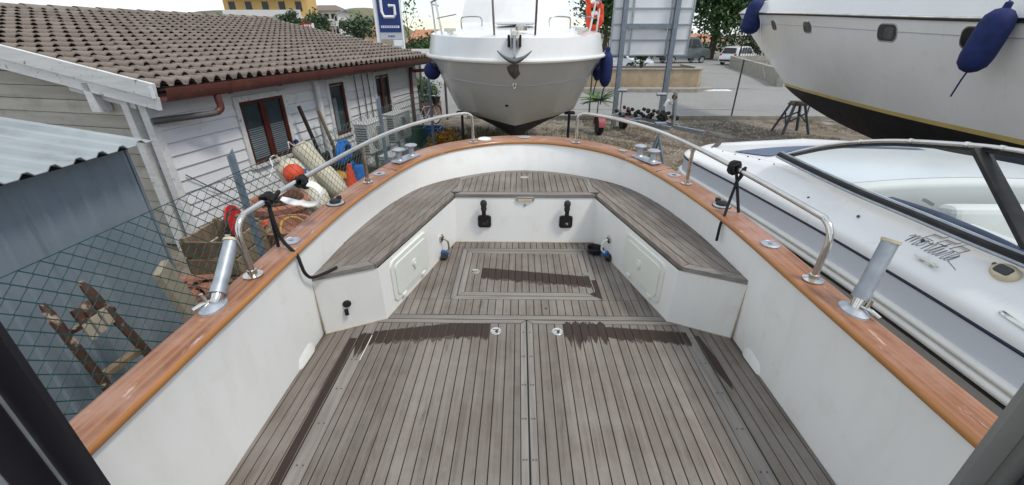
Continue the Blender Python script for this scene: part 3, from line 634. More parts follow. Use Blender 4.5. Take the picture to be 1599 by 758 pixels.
# -- handrails
def zc(y): 
    return min(full_c, key=lambda p: abs(p[1] - y))[2]
def cap_at(y):
    p = min(cc, key=lambda p: abs(p[1] - y)); return p
for sg in (-1, 1):
    ends = ((1.252, 1.60, .624), (1.128, 2.83, .658), (.485, 3.94, .69))
    a, b, c = [Vector((sg * q[0], q[1], q[2])) for q in ends]
    ht_ = .275
    path = [a + Vector((0, 0, .005)), a + Vector((sg * .004, -.002, .12)), a + Vector((sg * .006, -.002, .19)), a + Vector((sg * .006, .015, .24)), a + Vector((sg * .004, .055, .268)), a + Vector((sg * .0, .12, ht_)),
            Vector((sg * 1.222, 2.2, .905)), Vector((sg * 1.128, 2.83, .925)), Vector((sg * .99, 3.28, .945)), Vector((sg * .78, 3.66, .958)), Vector((sg * .60, 3.86, .962)),
            Vector((sg * .53, 3.92, .955)), Vector((sg * .492, 3.945, .925)), Vector((sg * .484, 3.945, .87)), c + Vector((0, 0, .09)), c + Vector((0, 0, .004))]
    hr = bpart('handrail', 'steel', lambda m: m.tube(crm(path, 5), .0142, 12), smooth=True)
    for q in (a, c): bpart('flange', 'steel', lambda m: m.lathe([(.042, 0), (.042, .005), (.02, .009), (.019, .028), (.0155, .030)], q + Vector((0, 0, .004)), 20), hr, smooth=True)
    for q in (b,): 
        bpart('flange', 'steel', lambda m: m.lathe([(.036, 0), (.036, .005), (.019, .009), (.018, .03)], q + Vector((0, 0, .004)), 20), hr, smooth=True)
        bpart('stanchion', 'steel_worn', lambda m: m.tube([q, q + Vector((0, 0, .262))], .0128, 12).tube([q + Vector((0, 0, .235)), q + Vector((0, 0, .255))], .017, 12), hr, smooth=True)
    # double-post cleat
    for k, yy in enumerate((3.40,)):
        p = cap_at(yy); pos = Vector((sg * (p[0] + .004), yy, p[2] + .006)); tan = math.atan2(-.50, 1) * -sg
        rz = sg * R(22); M = Matrix.Translation(pos) @ Matrix.Rotation(rz, 4, 'Z')
        cl = BB(); cl.prism([(-.048, -.145), (.048, -.145), (.05, .145), (-.05, .145)], 0, .014).tf(M); cl = cl.build('cleat', 'alu', bevel=.006)
        for s2 in (-1, 1):
            q = BB(); q.lathe([(.036, .012), (.024, .024), (.021, .07), (.03, .082), (.050, .090), (.052, .099), (.04, .106), (.01, .109)], (0, s2 * .085, 0), 20).tf(M); q.build('bollard', 'alu', cl, smooth=True)
    # small flush fittings along the rail
    p = cap_at(3.02); d = bpart('deck_plate', 'alu', lambda m: m.lathe([(.045, 0), (.045, .005), (.03, .007), (.018, .004)], (sg * p[0], 3.02, p[2] + .004), 22, sx=1.0), smooth=True)
    bpart('bore', 'black', lambda m: m.lathe([(.016, .004), (.016, .0055)], (sg * p[0], 3.02, p[2] + .004), 14), d)
    p = cap_at(2.43); d = bpart('filler_cap', 'alu', lambda m: m.lathe([(.052, 0), (.052, .007), (.042, .011)], (sg * p[0], 2.43, p[2] + .004), 26), smooth=True)
    bpart('seal_ring', 'rubber', lambda m: m.lathe([(.056, 0), (.056, .003)], (sg * p[0], 2.43, p[2] + .0035), 26), d)
    bpart('flap', 'rubber', lambda m: m.lathe([(.034, .009), (.034, .020), (.026, .028), (.01, .032)], (sg * p[0], 2.43, p[2] + .004), 18).box((sg * (p[0] - .012), 2.465, p[2] + .03), (.022, .028, .024)), d, smooth=True)
    p = cap_at(1.93); d = bpart('filler_cap', 'alu', lambda m: m.lathe([(.045, 0), (.045, .005), (.036, .009), (.034, .007)], (sg * p[0], 1.93, p[2] + .004), 24), smooth=True)
    bpart('slot', 'galv', lambda m: m.box((sg * p[0], 1.93, p[2] + .013), (.02, .008, .004)).lathe([(.01, .009), (.008, .014)], (sg * p[0], 1.93, p[2] + .004), 10), d)
bpart('bow_fitting', 'alu', lambda m: m.lathe([(.062, 0), (.062, .004), (.045, .007)], (0, 4.14, .697), 22, sy=.75), smooth=True)
bpart('white_cap', 'white_plastic', lambda m: m.lathe([(.062, 0), (.064, .012), (.055, .02), (.02, .023)], (-.385, 4.035, .692), 24), smooth=True)
p = cap_at(3.62); bpart('fairlead', 'galv', lambda m: m.box((.86, 3.66, .683), (.05, .07, .016), (0, 0, R(35))))
for sg in (-1, 1):
    for yy, sl_ in ((3.16, .05),):
        p = cap_at(yy); bpart('scarf_joint', 'rafter', lambda m: m.beam((sg * (p[0] - p[3] + .012), yy - sl_, p[2] + .0035), (sg * (p[0] + p[3] - .012), yy + sl_, p[2] + .0035), .003, .004))
# -- rod holders
for sg, base, topv in ((-1, Vector((-1.275, 1.36, .618)), Vector((-1.30, 1.60, .80))), (1, Vector((1.272, 1.375, .618)), Vector((1.36, 1.44, .90)))):
    dirv = (topv - base).normalized(); rot = dirv.to_track_quat('Z', 'Y').to_matrix()
    rh = bpart('rod_holder', 'galv', lambda m: m.tube([base + dirv * .065, base + dirv * .10, topv], .0285, 18), smooth=True)
    bpart('mount_plate', 'alu', lambda m: m.lathe([(.052, .004), (.05, .012), (.03, .022), (.02, .026)], base, 20, None, .85, 1.25), rh, smooth=True)
    bpart('collar', 'galv', lambda m: m.tube([base + dirv * .06, base + dirv * .095], .032, 16), rh, smooth=True)
    bpart('knuckle', 'steel', lambda m: m.tube([base + Vector((0, 0, .015)), base + dirv * .035, base + dirv * .07], [.017, .022, .024], 12), rh, smooth=True)
    bpart('lip', 'cream', lambda m: m.tube([topv - dirv * .006, topv + dirv * .006], .0325, 18), rh, smooth=True)
    wv = Vector((-.5, -.7, .1)).normalized() if sg < 0 else Vector((.3, -.7, 0)).normalized(); k0 = base + dirv * .035
    bpart('wing_nut', 'steel', lambda m: m.tube([k0, k0 + wv * .055], .008, 8).tube([k0 + wv * .035, k0 + wv * .05 + Vector((0, .012, .04))], .0075, 8).tube([k0 + wv * .05, k0 + wv * .085 + Vector((0, 0, -.012))], .0085, 8), rh, smooth=True)
# -- wheelhouse doorway jambs either side of the viewer
def wx(x): return x - XC
jl = bpart('door_jamb', 'jamb', lambda m: m.bx(wx(-.785), wx(-.722), .45, .46, 0, 1.62).bx(wx(-.96), wx(-.787), .40, .455, 0, 1.62).bx(wx(-1.25), wx(-.962), .38, .45, 0, 1.62))
bpart('metal_bead', 'galv', lambda m: m.bx(wx(-.7872), wx(-.7842), .446, .452, 0, 1.62), jl)
bpart('metal_bead', 'galv', lambda m: m.bx(wx(-.7935), wx(-.7905), .392, .401, 0, 1.62), jl)
jr = bpart('door_jamb', 'jamb_grey', lambda m: m.bx(wx(.733), wx(.775), .45, .46, 0, 1.62).bx(wx(.777), wx(.86), .44, .462, 0, 1.62))
bpart('door_curtain', pm('curtain', (.10, .115, .14), (.06, .07, .09), scale=1, stretch=(60, 4, 60), rough=.9, bump=.4), lambda m: m.tube([(wx(.835), .41, 0), (wx(.835), .41, .9), (wx(.84), .41, 1.55)], .042, 14), jr, smooth=True)
bpart('curtain_ring', 'signgrey', lambda m: m.tube([(wx(.775) + .012 * math.cos(a * .6), .43, .93 + .012 * math.sin(a * .6)) for a in range(11)], .003, 6), jr)

# things hanging on or standing in the boat
def rope(name, label, path, r=.0085, knot=None):
    t = thing(name, label, 'rope', (path[0].x, path[0].y, min(p.z for p in path)))
    part('line', 'rope', t, lambda m: m.tube(crm(path, 6), r, 8), smooth=True)
    return t
B3 = lambda u, y, z: Vector((XC + u, y, z))
t = thing('rope', 'black rope knotted on the steel handrail, its end lying on the bench corner', 'rope', tuple(B3(-1.24, 1.83, .45)))
kn = B3(-1.247, 1.84, .905)
part('line', 'rope', t, lambda m: (m.tube(crm([kn + Vector((0, 0, -.01)), kn + Vector((.01, -.01, -.12)), kn + Vector((.02, 0, -.22)), B3(-1.17, 1.83, .61), B3(-1.155, 1.82, .56), B3(-1.15, 1.83, .50), B3(-1.145, 1.88, .447), B3(-1.10, 1.96, .436), B3(-1.07, 2.01, .436)], 6), .0085, 8),
      m.tube(crm([kn + Vector((0, 0, -.01)), kn + Vector((-.012, .01, -.12)), kn + Vector((-.02, .015, -.262))], 6), .0085, 8)), smooth=True)
def coils(m, c, axis, n, R0, r, sp):
    ax = Vector(axis).normalized(); u_ = ax.cross(Vector((0, 0, 1))).normalized(); v_ = ax.cross(u_)
    P = [c + ax * (sp * (k / 14 - n / 2)) + (u_ * math.cos(k * 2 * math.pi / 14) + v_ * math.sin(k * 2 * math.pi / 14)) * (R0 + .003 * math.sin(k * 1.7)) for k in range(int(14 * n) + 1)]
    m.tube(P, r, 8)
part('knot', 'rope', t, lambda m: (coils(m, kn, (0.05, 1, .02), 4, .021, .008, .013), m.tube(crm([kn + Vector((.03, -.02, 0)), kn + Vector((.045, .02, .025)), kn + Vector((.03, .05, .012)), kn + Vector((0, .02, -.03))], 5), .009, 8)), smooth=True)
t = thing('rope', 'black rope coiled on the handrail beside the speedboat, one end hanging free', 'rope', tuple(B3(1.2, 2.2, .5)))
kn = B3(1.195, 2.37, .913)
part('line', 'rope', t, lambda m: (m.tube(crm([kn + Vector((.03, -.06, .02)), kn + Vector((.012, -.04, -.08)), kn + Vector((-.01, -.05, -.2)), B3(1.155, 2.28, .64), B3(1.135, 2.26, .60), B3(1.13, 2.25, .5)], 6), .0085, 8),
      m.tube(crm([kn + Vector((-.0, -.03, -.02)), kn + Vector((.02, -.04, -.1)), kn + Vector((.055, -.06, -.255))], 6), .0085, 8), m.tube(crm([kn + Vector((.0, -.07, -.02)), kn + Vector((.022, -.07, .018)), kn + Vector((.02, -.06, -.03)), kn + Vector((0, -.05, -.08))], 5), .0085, 8)), smooth=True)
part('knot', 'rope', t, lambda m: (coils(m, kn, (-.14, 1, .02), 4, .023, .009, .010), coils(m, kn, (-.14, 1, .02), 2, .036, .008, .012)), smooth=True)
hk = thing('hook', 'white plastic hook hanging from the steel handrail on black cord', 'hook', tuple(B3(-1.2, 2.1, .8)))
hc = B3(-1.218, 2.12, .90)
pth = [Vector((math.sin(a) * .075, 0, -math.cos(a) * .06)) for a in [R(k) for k in range(170, -35, -17)]] + [Vector((-.07, 0, -.052)), Vector((-.115, 0, -.04)), Vector((-.15, 0, -.026))]
def hookf(m):
    rows = []; wdt = Vector((.0, .045, .012)); o0 = hc + Vector((.03, -.02, -.065))
    for i, q in enumerate(pth):
        k = 1 if i < len(pth) - 1 else .6
        a = pth[max(0, i - 1)]; b = pth[min(len(pth) - 1, i + 1)]; d = (b - a).normalized(); nn = Vector((d.z, 0, -d.x)) * .004
        c0 = o0 + q * 1.0; rows.append([c0 - wdt * .5 * k - nn, c0 + wdt * .5 * k - nn, c0 + wdt * .5 * k + nn, c0 - wdt * .5 * k + nn])
    m.grid(rows, True); n = len(rows); m.f.append((0, 1, 2, 3)); m.f.append(tuple((n - 1) * 4 + j for j in (3, 2, 1, 0)))
part('hook_body', 'white_plastic', hk, hookf, bevel=.002)
part('cord', 'rope', hk, lambda m: (coils(m, hc, (0.05, 1, .03), 4, .022, .009, .013), coils(m, hc + Vector((.02, 0, -.015)), (1, .2, .3), 2, .02, .009, .012)), smooth=True)
cu = thing('bowl', 'small round black plastic cup standing on the deck beside the shower tap', 'cup', tuple(B3(.575, 3.03, 0)))
part('cup_wall', 'black', cu, lambda m: m.lathe([(.045, .002), (.058, .01), (.064, .045), (.068, .05), (.064, .05), (.054, .014), (.01, .010)], tuple(B3(.575, 3.03, 0)), 26), smooth=True)

# ================================================================== WOODEN HOUSE on the left
TH_H = R(12.5); HX, HY = -4.38, 5.24         # near corner of the eave; house frame: X inwards (away from us), Y along the eave
house = thing('wooden_house', 'white boarded wooden house with tiled roof and brown gutter behind the green fence', 'house', (HX, HY, G), -TH_H)
HL, HW, OV, PIT = 8.3, 10.5, .36, math.tan(R(10.5)); EZ = 1.015 - G           # length, depth, overhang, pitch, eave height above ground
def hp(x): return (-x[0], x[1], x[2])       # local +x of the frame is to the right, so inwards is -x
class HB(MB):
    def build(s, name, mat, parent=None, **k):
        return MB.build(s, name, mat, parent or house, local=True, **k)
def hpart(name, mat, f, parent=None, **k):
    m = HB(); f(m); return m.build(name, mat, parent, **k)
def rz_(x): return EZ + min(x, HW - x) * PIT
RIDGE = HW / 2
# walls: one board after another
core = hpart('wall', 'dark', lambda m: m.bx(-(HW - OV), -(OV + .05), .20, HL - .40, 0, EZ - .05))
WIN = [(1.462, 2.425, 0.939, 1.954, 2), (3.767, 4.283, 0.939, 2.006, 1), (5.59, 6.244, 0.879, 2.014, 2)]
nb = 13; bh = 2.26 / nb
for k in range(nb):
    z0 = .03 + k * bh
    cuts = [.15] + [c for w_ in WIN if w_[2] < z0 + bh - .05 and w_[3] > z0 + .088 for c in (w_[0] - .02, w_[1] + .02)] + [HL - .36]
    for a, b in zip(cuts[0::2], cuts[1::2]):
        if b - a > .05:
            hpart('board', 'siding', lambda m: m.add([(-OV - .05, a, z0), (-OV - .05, b, z0), (-OV - .05, b, z0 + bh + .012), (-OV - .05, a, z0 + bh + .012), (-OV + .004, a, z0 + .004), (-OV + .004, b, z0 + .004), (-OV - .018, b, z0 + bh - .006), (-OV - .018, a, z0 + bh - .006)],
                  [(3, 2, 1, 0), (4, 5, 6, 7), (0, 1, 5, 4), (1, 2, 6, 5), (2, 3, 7, 6), (3, 0, 4, 7)]), core)
for k in range(18):                        # gable boards facing us
    z0 = .03 + k * bh; x1 = HW - OV - .1
    xa = OV + .02 if z0 + bh < EZ else OV + (z0 + bh - EZ) / PIT + .1
    if xa < x1: hpart('board', 'siding_old', lambda m: m.bx(-x1, -xa,   .165 - .010 * (k % 2), .20, z0 + .008, z0 + bh), core)
for yb in (.46,):
    hpart('corner_post', 'peel', lambda m: m.bx(-OV - .10, -OV + .02, .06, .16, 0, EZ - .1), core)
    hpart('corner_post', 'peel', lambda m: m.bx(-OV - .34, -OV - .23, .04, .15, 0, EZ - .12), core)
hpart('lintel_board', 'peel', lambda m: m.beam((-1.5, .10, EZ - .02), (-.5, .10, EZ - .22), .07, .08), core)
hpart('gable_bracket', 'peel', lambda m: m.bx(-1.12, -1.0, -.03, .14, EZ - .30, EZ + .05), core)
# windows
for a, b, z0, z1, n in WIN:
    f = hpart('window', 'peel', lambda m: m.bx(-OV - .03, -OV + .03, a - .085, a, z0 - .05, z1 + .085).bx(-OV - .03, -OV + .03, b, b + .085, z0 - .05, z1 + .085).bx(-OV - .03, -OV + .032, a, b, z1, z1 + .085).bx(-OV - .03, -OV + .05, a, b, z0 - .05, z0))
    wdt = (b - a)
    st_ = [a + .04 + wdt / n * k for k in range(n + 1)]
    for k in range(n):
        p0, p1 = a + wdt * k / n, a + wdt * (k + 1) / n
        hpart('sash', 'sash', lambda m: m.bx(-OV - .03, -OV + .02, p0 + .001, p0 + .05, z0, z1).bx(-OV - .03, -OV + .02, p1 - .07, p1 - .001, z0, z1).bx(-OV - .03, -OV + .018, p0 + .05, p1 - .07, z1 - .05, z1 - .001).bx(-OV - .03, -OV + .018, p0 + .05, p1 - .07, z0, z0 + .06), f)
        hpart('pane', pm('house_glass', (.055, .075, .085), (.035, .05, .055), scale=2.5, rough=.06), lambda m: m.bx(-OV - .028, -OV - .02, p0 + .04, p1 - .06, z0, z1), f)
        bl = hpart('blind', pm('pale_blind', (.20, .24, .26), (.15, .18, .195), scale=1, stretch=(1, 1, 60), rough=.4, lo=.45, hi=.55), lambda m: [m.bx(-OV - .019, -OV - .012, p0 + .055, p1 - .075, z0 + .08 + q * .034, z0 + .10 + q * .034) for q in range(15 if n == 2 and a < 3 else 0)] or m.bx(-OV - .019, -OV - .014, p0 + .08, p1 - .30, z0 + .08, z1 - .3), f, kind='stuff')
# roof deck, tiles, ridge
slope = math.atan(PIT); cs, sn = math.cos(slope), math.sin(slope)
roof = hpart('roof', 'dark', lambda m: (m.ext([(0, 0, EZ - .03), (0, HL, EZ - .03), (-RIDGE, HL, EZ - .03 + RIDGE * PIT), (-RIDGE, 0, EZ - .03 + RIDGE * PIT)], (0, 0, .02)),
      m.ext([(-RIDGE - .002, 0, EZ - .03 + RIDGE * PIT), (-RIDGE - .002, HL, EZ - .03 + RIDGE * PIT), (-HW, HL, EZ - .03), (-HW, 0, EZ - .03)], (0, 0, .02))))
TW, TL = .192, .305
def tile_mesh():
    m = MB(); rows = []
    prof = [(-.098, .004), (-.064, .007), (-.058, .034), (-.038, .064), (0, .079), (.038, .064), (.058, .034), (.064, .007), (.094, .004)]
    for (d, k, lift) in ((-.05, 1.0, .035), (0, 1.0, .030), (TL * .98, .76, .002)):
        rows.append([(-d * cs - (z * k + lift) * -sn * 0, q * (1 if abs(q) > .07 else (.9 + .1 * k)), d * sn + z * k + lift) for q, z in prof])
    m.grid(rows)
    lip = [(x + .001, y, z - .014 if abs(y) < .06 else z - .012) for x, y, z in rows[0]]; lip = [(x, y * (.90 if abs(y) < .06 else 1), z) for x, y, z in lip]
    m.grid([rows[0], lip])
    me = bpy.data.meshes.new('tile'); me.from_pydata([tuple(p) for p in m.v], [], m.f); me.shade_smooth(); me.set_sharp_from_angle(angle=R(50)); me.materials.append(M_['tile']); return me
tme = tile_mesh()
nr, ncol = int(RIDGE / cs / TL) + 1, int(HL / TW)
rt = random.Random(11); pos = []
HM = ROOTM[house.name]
for r_ in range(nr):
    for c_ in range(ncol):
        d = .02 + r_ * TL; p = Vector((-d * cs, .10 + c_ * TW, EZ + d * sn - .005)); w_ = HM @ p; pos.append(((w_ - cam.location).length, p))
# tiles that show from the boat first
pos.sort(key=lambda q: q[0]); rest = MB()
seen = [q for q in pos if abs(((HM @ q[1]).x) / max(.3, (HM @ q[1]).y)) < 1.5]; unseen = [q for q in pos if q not in seen]
for i, (d, p) in enumerate(seen):
    jit = Euler((rt.uniform(-.04, .04), rt.uniform(-.03, .03), rt.uniform(-.06, .06)))
    if i < 300:
        o = bpy.data.objects.new('tile', tme); C.objects.link(o); o.parent = roof; o.location = p + Vector((0, 0, rt.uniform(-.004, .006))); o.rotation_euler = jit
    else:
        Mx = Matrix.Translation(p) @ jit.to_matrix().to_4x4(); k = len(rest.v)
        rest.add([Mx @ v.co for v in tme.vertices], [tuple(f.vertices) for f in tme.polygons])
for d, p in unseen:
    rest.add([p + v.co for v in tme.vertices], [tuple(f.vertices) for f in tme.polygons])
rest.build('tile_field', 'tile', roof, local=True, smooth=True, kind='stuff', ang=50)
ry = .1
while ry < HL:                              # ridge caps
    hpart('ridge_tile', 'tile', lambda m: m.grid([[(-RIDGE + .14 * math.sin(a) * k, yy, EZ + RIDGE * PIT + .02 + .10 * math.cos(a) * k) for a in [R(-90 + 30 * j) for j in range(7)]] for yy, k in ((ry, 1.1), (ry + .44, .92))]), roof, smooth=True); ry += .42
# bargeboards, gutter, rafters
hpart('bargeboard', 'peel', lambda m: m.beam((.02, -.025, EZ - .02), (-RIDGE, -.025, EZ - .02 + RIDGE * PIT), .045, .17), roof)
hpart('bargeboard', 'peel', lambda m: m.beam((.0, -.010, EZ - .17), (-RIDGE, -.010, EZ - .17 + RIDGE * PIT), .04, .15), roof)
hpart('bargeboard', 'peel', lambda m: m.beam((0, HL + .03, EZ - .04), (-RIDGE, HL + .03, EZ - .04 + RIDGE * PIT), .04, .2), roof)
k = 0; y0 = .04
while y0 < HL:
    y1 = min(HL, y0 + 1.0)
    hpart('gutter', 'gutter', lambda m: (m.grid([[(.02 + (.09 + t_) * math.cos(a), yy, EZ + .012 + (.09 + t_) * math.sin(a) * 1.9) for a in [R(180 + 20 * j) for j in range(10)]] for yy, t_ in ((y0, 0), (y1 - .05, .0), (y1 - .049, .005), (y1 + .01, .005))])), smooth=True); y0 = y1
hpart('gutter_end', 'signwhite', lambda m: m.bx(-.02, .03, -.06, -.05, EZ - .10, EZ + .03))
hpart('fascia', 'rafter', lambda m: m.bx(-.075, -.072, .02, HL, EZ - .13, EZ - .005))
for q in range(14):
    yy = .25 + q * .60
    if yy < HL - .1: hpart('rafter', 'rafter', lambda m: m.ext([(-.08, yy, EZ - .05), (-.08, yy, EZ - .11), (-OV - .06, yy, EZ - .16), (-OV - .06, yy, EZ - .04)], (0, .09, 0)), roof)
hpart('downpipe', 'gutter', lambda m: m.tube(crm([(.02, .80, EZ - .15), (.02, .80, EZ - .22), (.02, .80, EZ - .33), (-.0, .74, EZ - .38)], 4) , .047, 12), smooth=True)
hpart('downpipe', 'pipe_grey', lambda m: m.tube(crm([(0, .76, EZ - .38), (-.04, .62, EZ - .39), (-.22, .25, EZ - .40), (-.30, .05, EZ - .40)], 4), .042, 12), smooth=True)
hpart('downpipe', 'peel', lambda m: m.tube([(-OV + .08, 3.32, EZ - .14), (-OV + .08, 3.32, 0)], .055, 12), smooth=True)
hpart('downpipe', 'gutter', lambda m: m.tube(crm([(.02, HL - .3, EZ - .14), (.02, HL - .3, EZ - .26), (-.02, HL - .36, EZ - .32), (-.22, HL - .75, EZ - .33), (-OV + .06, HL - .85, EZ - .40), (-OV + .06, HL - .85, 0)], 4), .045, 10), smooth=True)
for yy in (4.7, 5.0, 5.25): hpart('cable', 'pipe_grey', lambda m: m.tube(crm([(-OV + .03, yy, EZ - .12), (-OV + .03, yy + .03, EZ - .8), (-OV + .04, yy + .01, .5)], 4), .013, 6))
hpart('brace_wire', 'pipe_grey', lambda m: m.tube([(-OV + .03, .25, 1.15), (-OV + .05, 1.2, .25)], .008, 6))
# ------------------------------------------------------------------ metal shed against its gable
shed = thing('metal_shed', 'low blue-grey sheet metal shed with pale corrugated roof before the house gable', 'shed', (-3.6, 1.5, G))
SX, SY = -3.0, 3.10
def shp(name, mat, f, par=None, **k): return part(name, mat, par or shed, f, **k)
shp('wall_sheet', 'shed_wall', lambda m: m.grid([[(SX + dx, y, z) for y, dx in [q for j in range(40) for q in ((SY - .01 - j * .135, 0), (SY - .01 - j * .135 - .012, .016), (SY - .01 - j * .135 - .03, .016), (SY - .01 - j * .135 - .042, 0))]] for z in (G, .84)]))
shp('wall_sheet', 'shed_wall', lambda m: m.bx(SX - 2.2, SX - .02, SY - .05, SY - .012, G, .84))
shp('corner_flashing', 'shed_wall', lambda m: m.bx(SX - .01, SX + .018, SY - .01, SY + .012, G, .83))
rp_ = []
yy = SY + .06
while yy > -2.5:
    rp_ += [(yy, 0), (yy - .07, 0), (yy - .098, .027), (yy - .132, .027)]; yy -= .160
shr = shp('corrugated_roof', 'shed_roof', lambda m: m.grid([[(x, y, .885 + (-2.86 - x) * .16 + dz) for y, dz in rp_] for x in (-2.80, -4.0, -5.6)]))
sd_ = shr.modifiers.new('thick', 'SOLIDIFY'); sd_.thickness = .006
shp('eave_shade_strip', 'dark', lambda m: m.bx(SX - .02, SX + .035, -2.5, SY + .01, .825, .85))  # dark strip added to stand in for the shade under the eave

# ------------------------------------------------------------------ chain link fences
def chain(m, P0, P1, z0, z1, cw, ch, r, gzf=None):
    P0, P1 = Vector(P0), Vector(P1); Ln = (P1 - P0).length; d = (P1 - P0) / Ln; nrm = Vector((-d.y, d.x, 0)); n = int(Ln / cw); kz = int((z1 - z0) / (ch / 2))
    for i in range(n + 1):
        pts = []
        for k in range(kz + 1):
            s_ = i * cw + (0 if k % 2 == 0 else cw / 2) * (1); pts.append(P0 + d * s_ + nrm * (r * 1.1 if (k % 2 == 0) else -r * 1.1) + Vector((0, 0, z1 - k * ch / 2 - P0.z)))
        vs, fs = [], []
        for p in pts: vs += [p + Vector((0, 0, r)) , p + d * r * .87 - Vector((0, 0, r * .5)) + nrm * r * .5, p - d * r * .87 - Vector((0, 0, r * .5)) - nrm * r * .5]
        for k in range(len(pts) - 1):
            for j in range(3): fs.append((k * 3 + j, k * 3 + (j + 1) % 3, k * 3 + 3 + (j + 1) % 3, k * 3 + 3 + j))
        m.add(vs, fs)
        # second family: mirrored wire
        pts2 = [P0 + d * (i * cw - (0 if k % 2 == 0 else cw / 2)) + Vector((0, 0, z1 - k * ch / 2 - P0.z)) + nrm * (-r * 1.1 if k % 2 == 0 else r * 1.1) for k in range(kz + 1)]
        vs, fs = [], []
        for p in pts2: vs += [p + Vector((0, 0, r)), p + d * r * .87 - Vector((0, 0, r * .5)) + nrm * r * .5, p - d * r * .87 - Vector((0, 0, r * .5)) - nrm * r * .5]
        for k in range(len(pts2) - 1):
            for j in range(3): fs.append((k * 3 + j, k * 3 + (j + 1) % 3, k * 3 + 3 + (j + 1) % 3, k * 3 + 3 + j))
        m.add(vs, fs)
F0, F1 = Vector((-2.32, .2, G)), Vector((-1.82, 9.2, G)); FZ = .655
fen = thing('chain_link_fence', 'green chain link fence on grey steel posts beside the wooden house', 'fence', tuple(F0))
fd = (F1 - F0).normalized(); fn = Vector((-fd.y, fd.x, 0))
o = part('wire_mesh', 'green_wire', fen, lambda m: chain(m, F0, F1, G + .02, FZ, .092, .088, .0038), kind='stuff')
for z_, nm in ((FZ, 'tension_wire'), (G + 1.0, 'tension_wire'), (G + .1, 'tension_wire')): part(nm, 'green_wire', fen, lambda m: m.tube([F0 + Vector((0, 0, z_ - G)), F1 + Vector((0, 0, z_ - G))], .0028, 6))
for s_, lean in ((2.95, -.045), (6.05, -.02), (9.0, 0)):
    b = F0 + fd * s_ - fn * -.03
    tpv = b + Vector((0, lean, 2.08))
    part('post', 'paint_grey', fen, lambda m: (m.beam(b, tpv, .05, .006), m.beam(b + fd * .0 + fn * .024, tpv + fn * .024, .006, .045), m.add([tpv + Vector((-.025, -.003, 0)), tpv + Vector((.025, -.003, 0)), tpv + Vector((.025, .003, 0)), tpv + Vector((-.025, .003, 0)), tpv + Vector((0.02, -.003, .05)), tpv + Vector((.02, .003, .05))], [(0, 1, 4), (2, 3, 5), (3, 0, 4, 5), (1, 2, 5, 4)])))
# right-hand fence along the road
R0, R1 = Vector((-.6, 16.58, G + .1)), Vector((22, 16.58, G + .1))
fen2 = thing('chain_link_fence', 'grey chain link fence with dark posts between the yard and the road', 'fence', tuple(R0))
part('wire_mesh', 'grey_wire', fen2, lambda m: chain(m, R0, R1, G + .13, G + 1.95, .085, .085, .0016), kind='stuff')
for z_ in (.25, 1.0, 1.95): part('tension_wire', 'grey_wire', fen2, lambda m: m.tube([R0 + Vector((0, 0, z_)), R1 + Vector((0, 0, z_))], .006, 5))
for x_ in (2.7, 5.55, 8.15, 11.0, 13.8, 16.8): part('post', 'pipe_grey', fen2, lambda m: m.tube([(x_, 16.58, G + .1), (x_, 16.58, G + 2.1)], .03, 8))
# far left: short fence run by the gate
q0, q1 = Vector((-3.6, 16.3, G)), Vector((-.7, 16.3, G))
fen3 = thing('chain_link_fence', 'short chain link fence on one dark post beyond the bicycle', 'fence', tuple(q0))
part('wire_mesh', 'grey_wire', fen3, lambda m: chain(m, q0, q1, G + .1, G + 1.7, .085, .085, .002), kind='stuff')
for x_ in (-3.6, -2.72): part('post', 'pipe_grey', fen3, lambda m: m.tube([(x_, 16.3, G), (x_, 16.3, G + 2.1)], .045, 8))

# ------------------------------------------------------------------ odds and ends between fence and house
def lad():
    t = thing('broken_ladder', 'broken brown wooden ladder with splintered rungs leaning on the metal shed', 'ladder', (-2.75, 1.9, G))
    L1 = [at(65, 475, x=-2.66), at(112, 535, x=-2.60), at(165, 602, x=-2.53)]; L2 = [at(125, 440, x=-2.70), at(172, 490, x=-2.63), at(222, 542, x=-2.55)]
    for Lr in (L1, L2):
        dn = (Lr[2] - Lr[1]).normalized(); gp = Lr[2] + dn * ((Lr[2].z - G) / -dn.z); gp.x = max(gp.x, -2.6); gp.x = min(gp.x, -2.34)
        part('rail', 'wood_red', t, lambda m: m.tube(crm([gp, Lr[2], Lr[1], Lr[0]], 4), [.027, .028, .027, .026, .028, .027, .026, .028, .027, .025, .029, .026, .015], 8))
    for pa, pb, w_ in (((143, 462), (174, 506), .022), ((129, 473), (162, 518), .024), ((116, 484), (149, 530), .022)):
        q0, q1 = at(*pa, x=-2.66), at(*pb, x=-2.61); md = q0.lerp(q1, .45)
        part('slat', 'wood_red', t, lambda m: m.beam(q0, md, .024, w_ * 2.1, (0, 1, 0)), bevel=.004); part('splinter', 'board', t, lambda m: m.beam(md, q1, .022, w_ * 2.0, (0, 1, 0)), bevel=.004)
    part('rung', 'wood_old', t, lambda m: m.beam(at(163, 586, x=-2.55), at(226, 541, x=-2.57), .05, .045), bevel=.004)
    part('rung', 'wood_red', t, lambda m: m.beam(at(108, 520, x=-2.64), at(178, 482, x=-2.66), .028, .03), bevel=.004)
lad()
t = thing('plank', 'thick pale raw wooden plank leaning on the shed corner', 'plank', (-2.6, 2.5, G))
part('board', 'board', t, lambda m: m.beam(at(332, 520, x=-2.42) + Vector((0, .12, -.75)), at(250, 418, x=-2.52), .19, .05, (1, .35, .1)), bevel=.004)
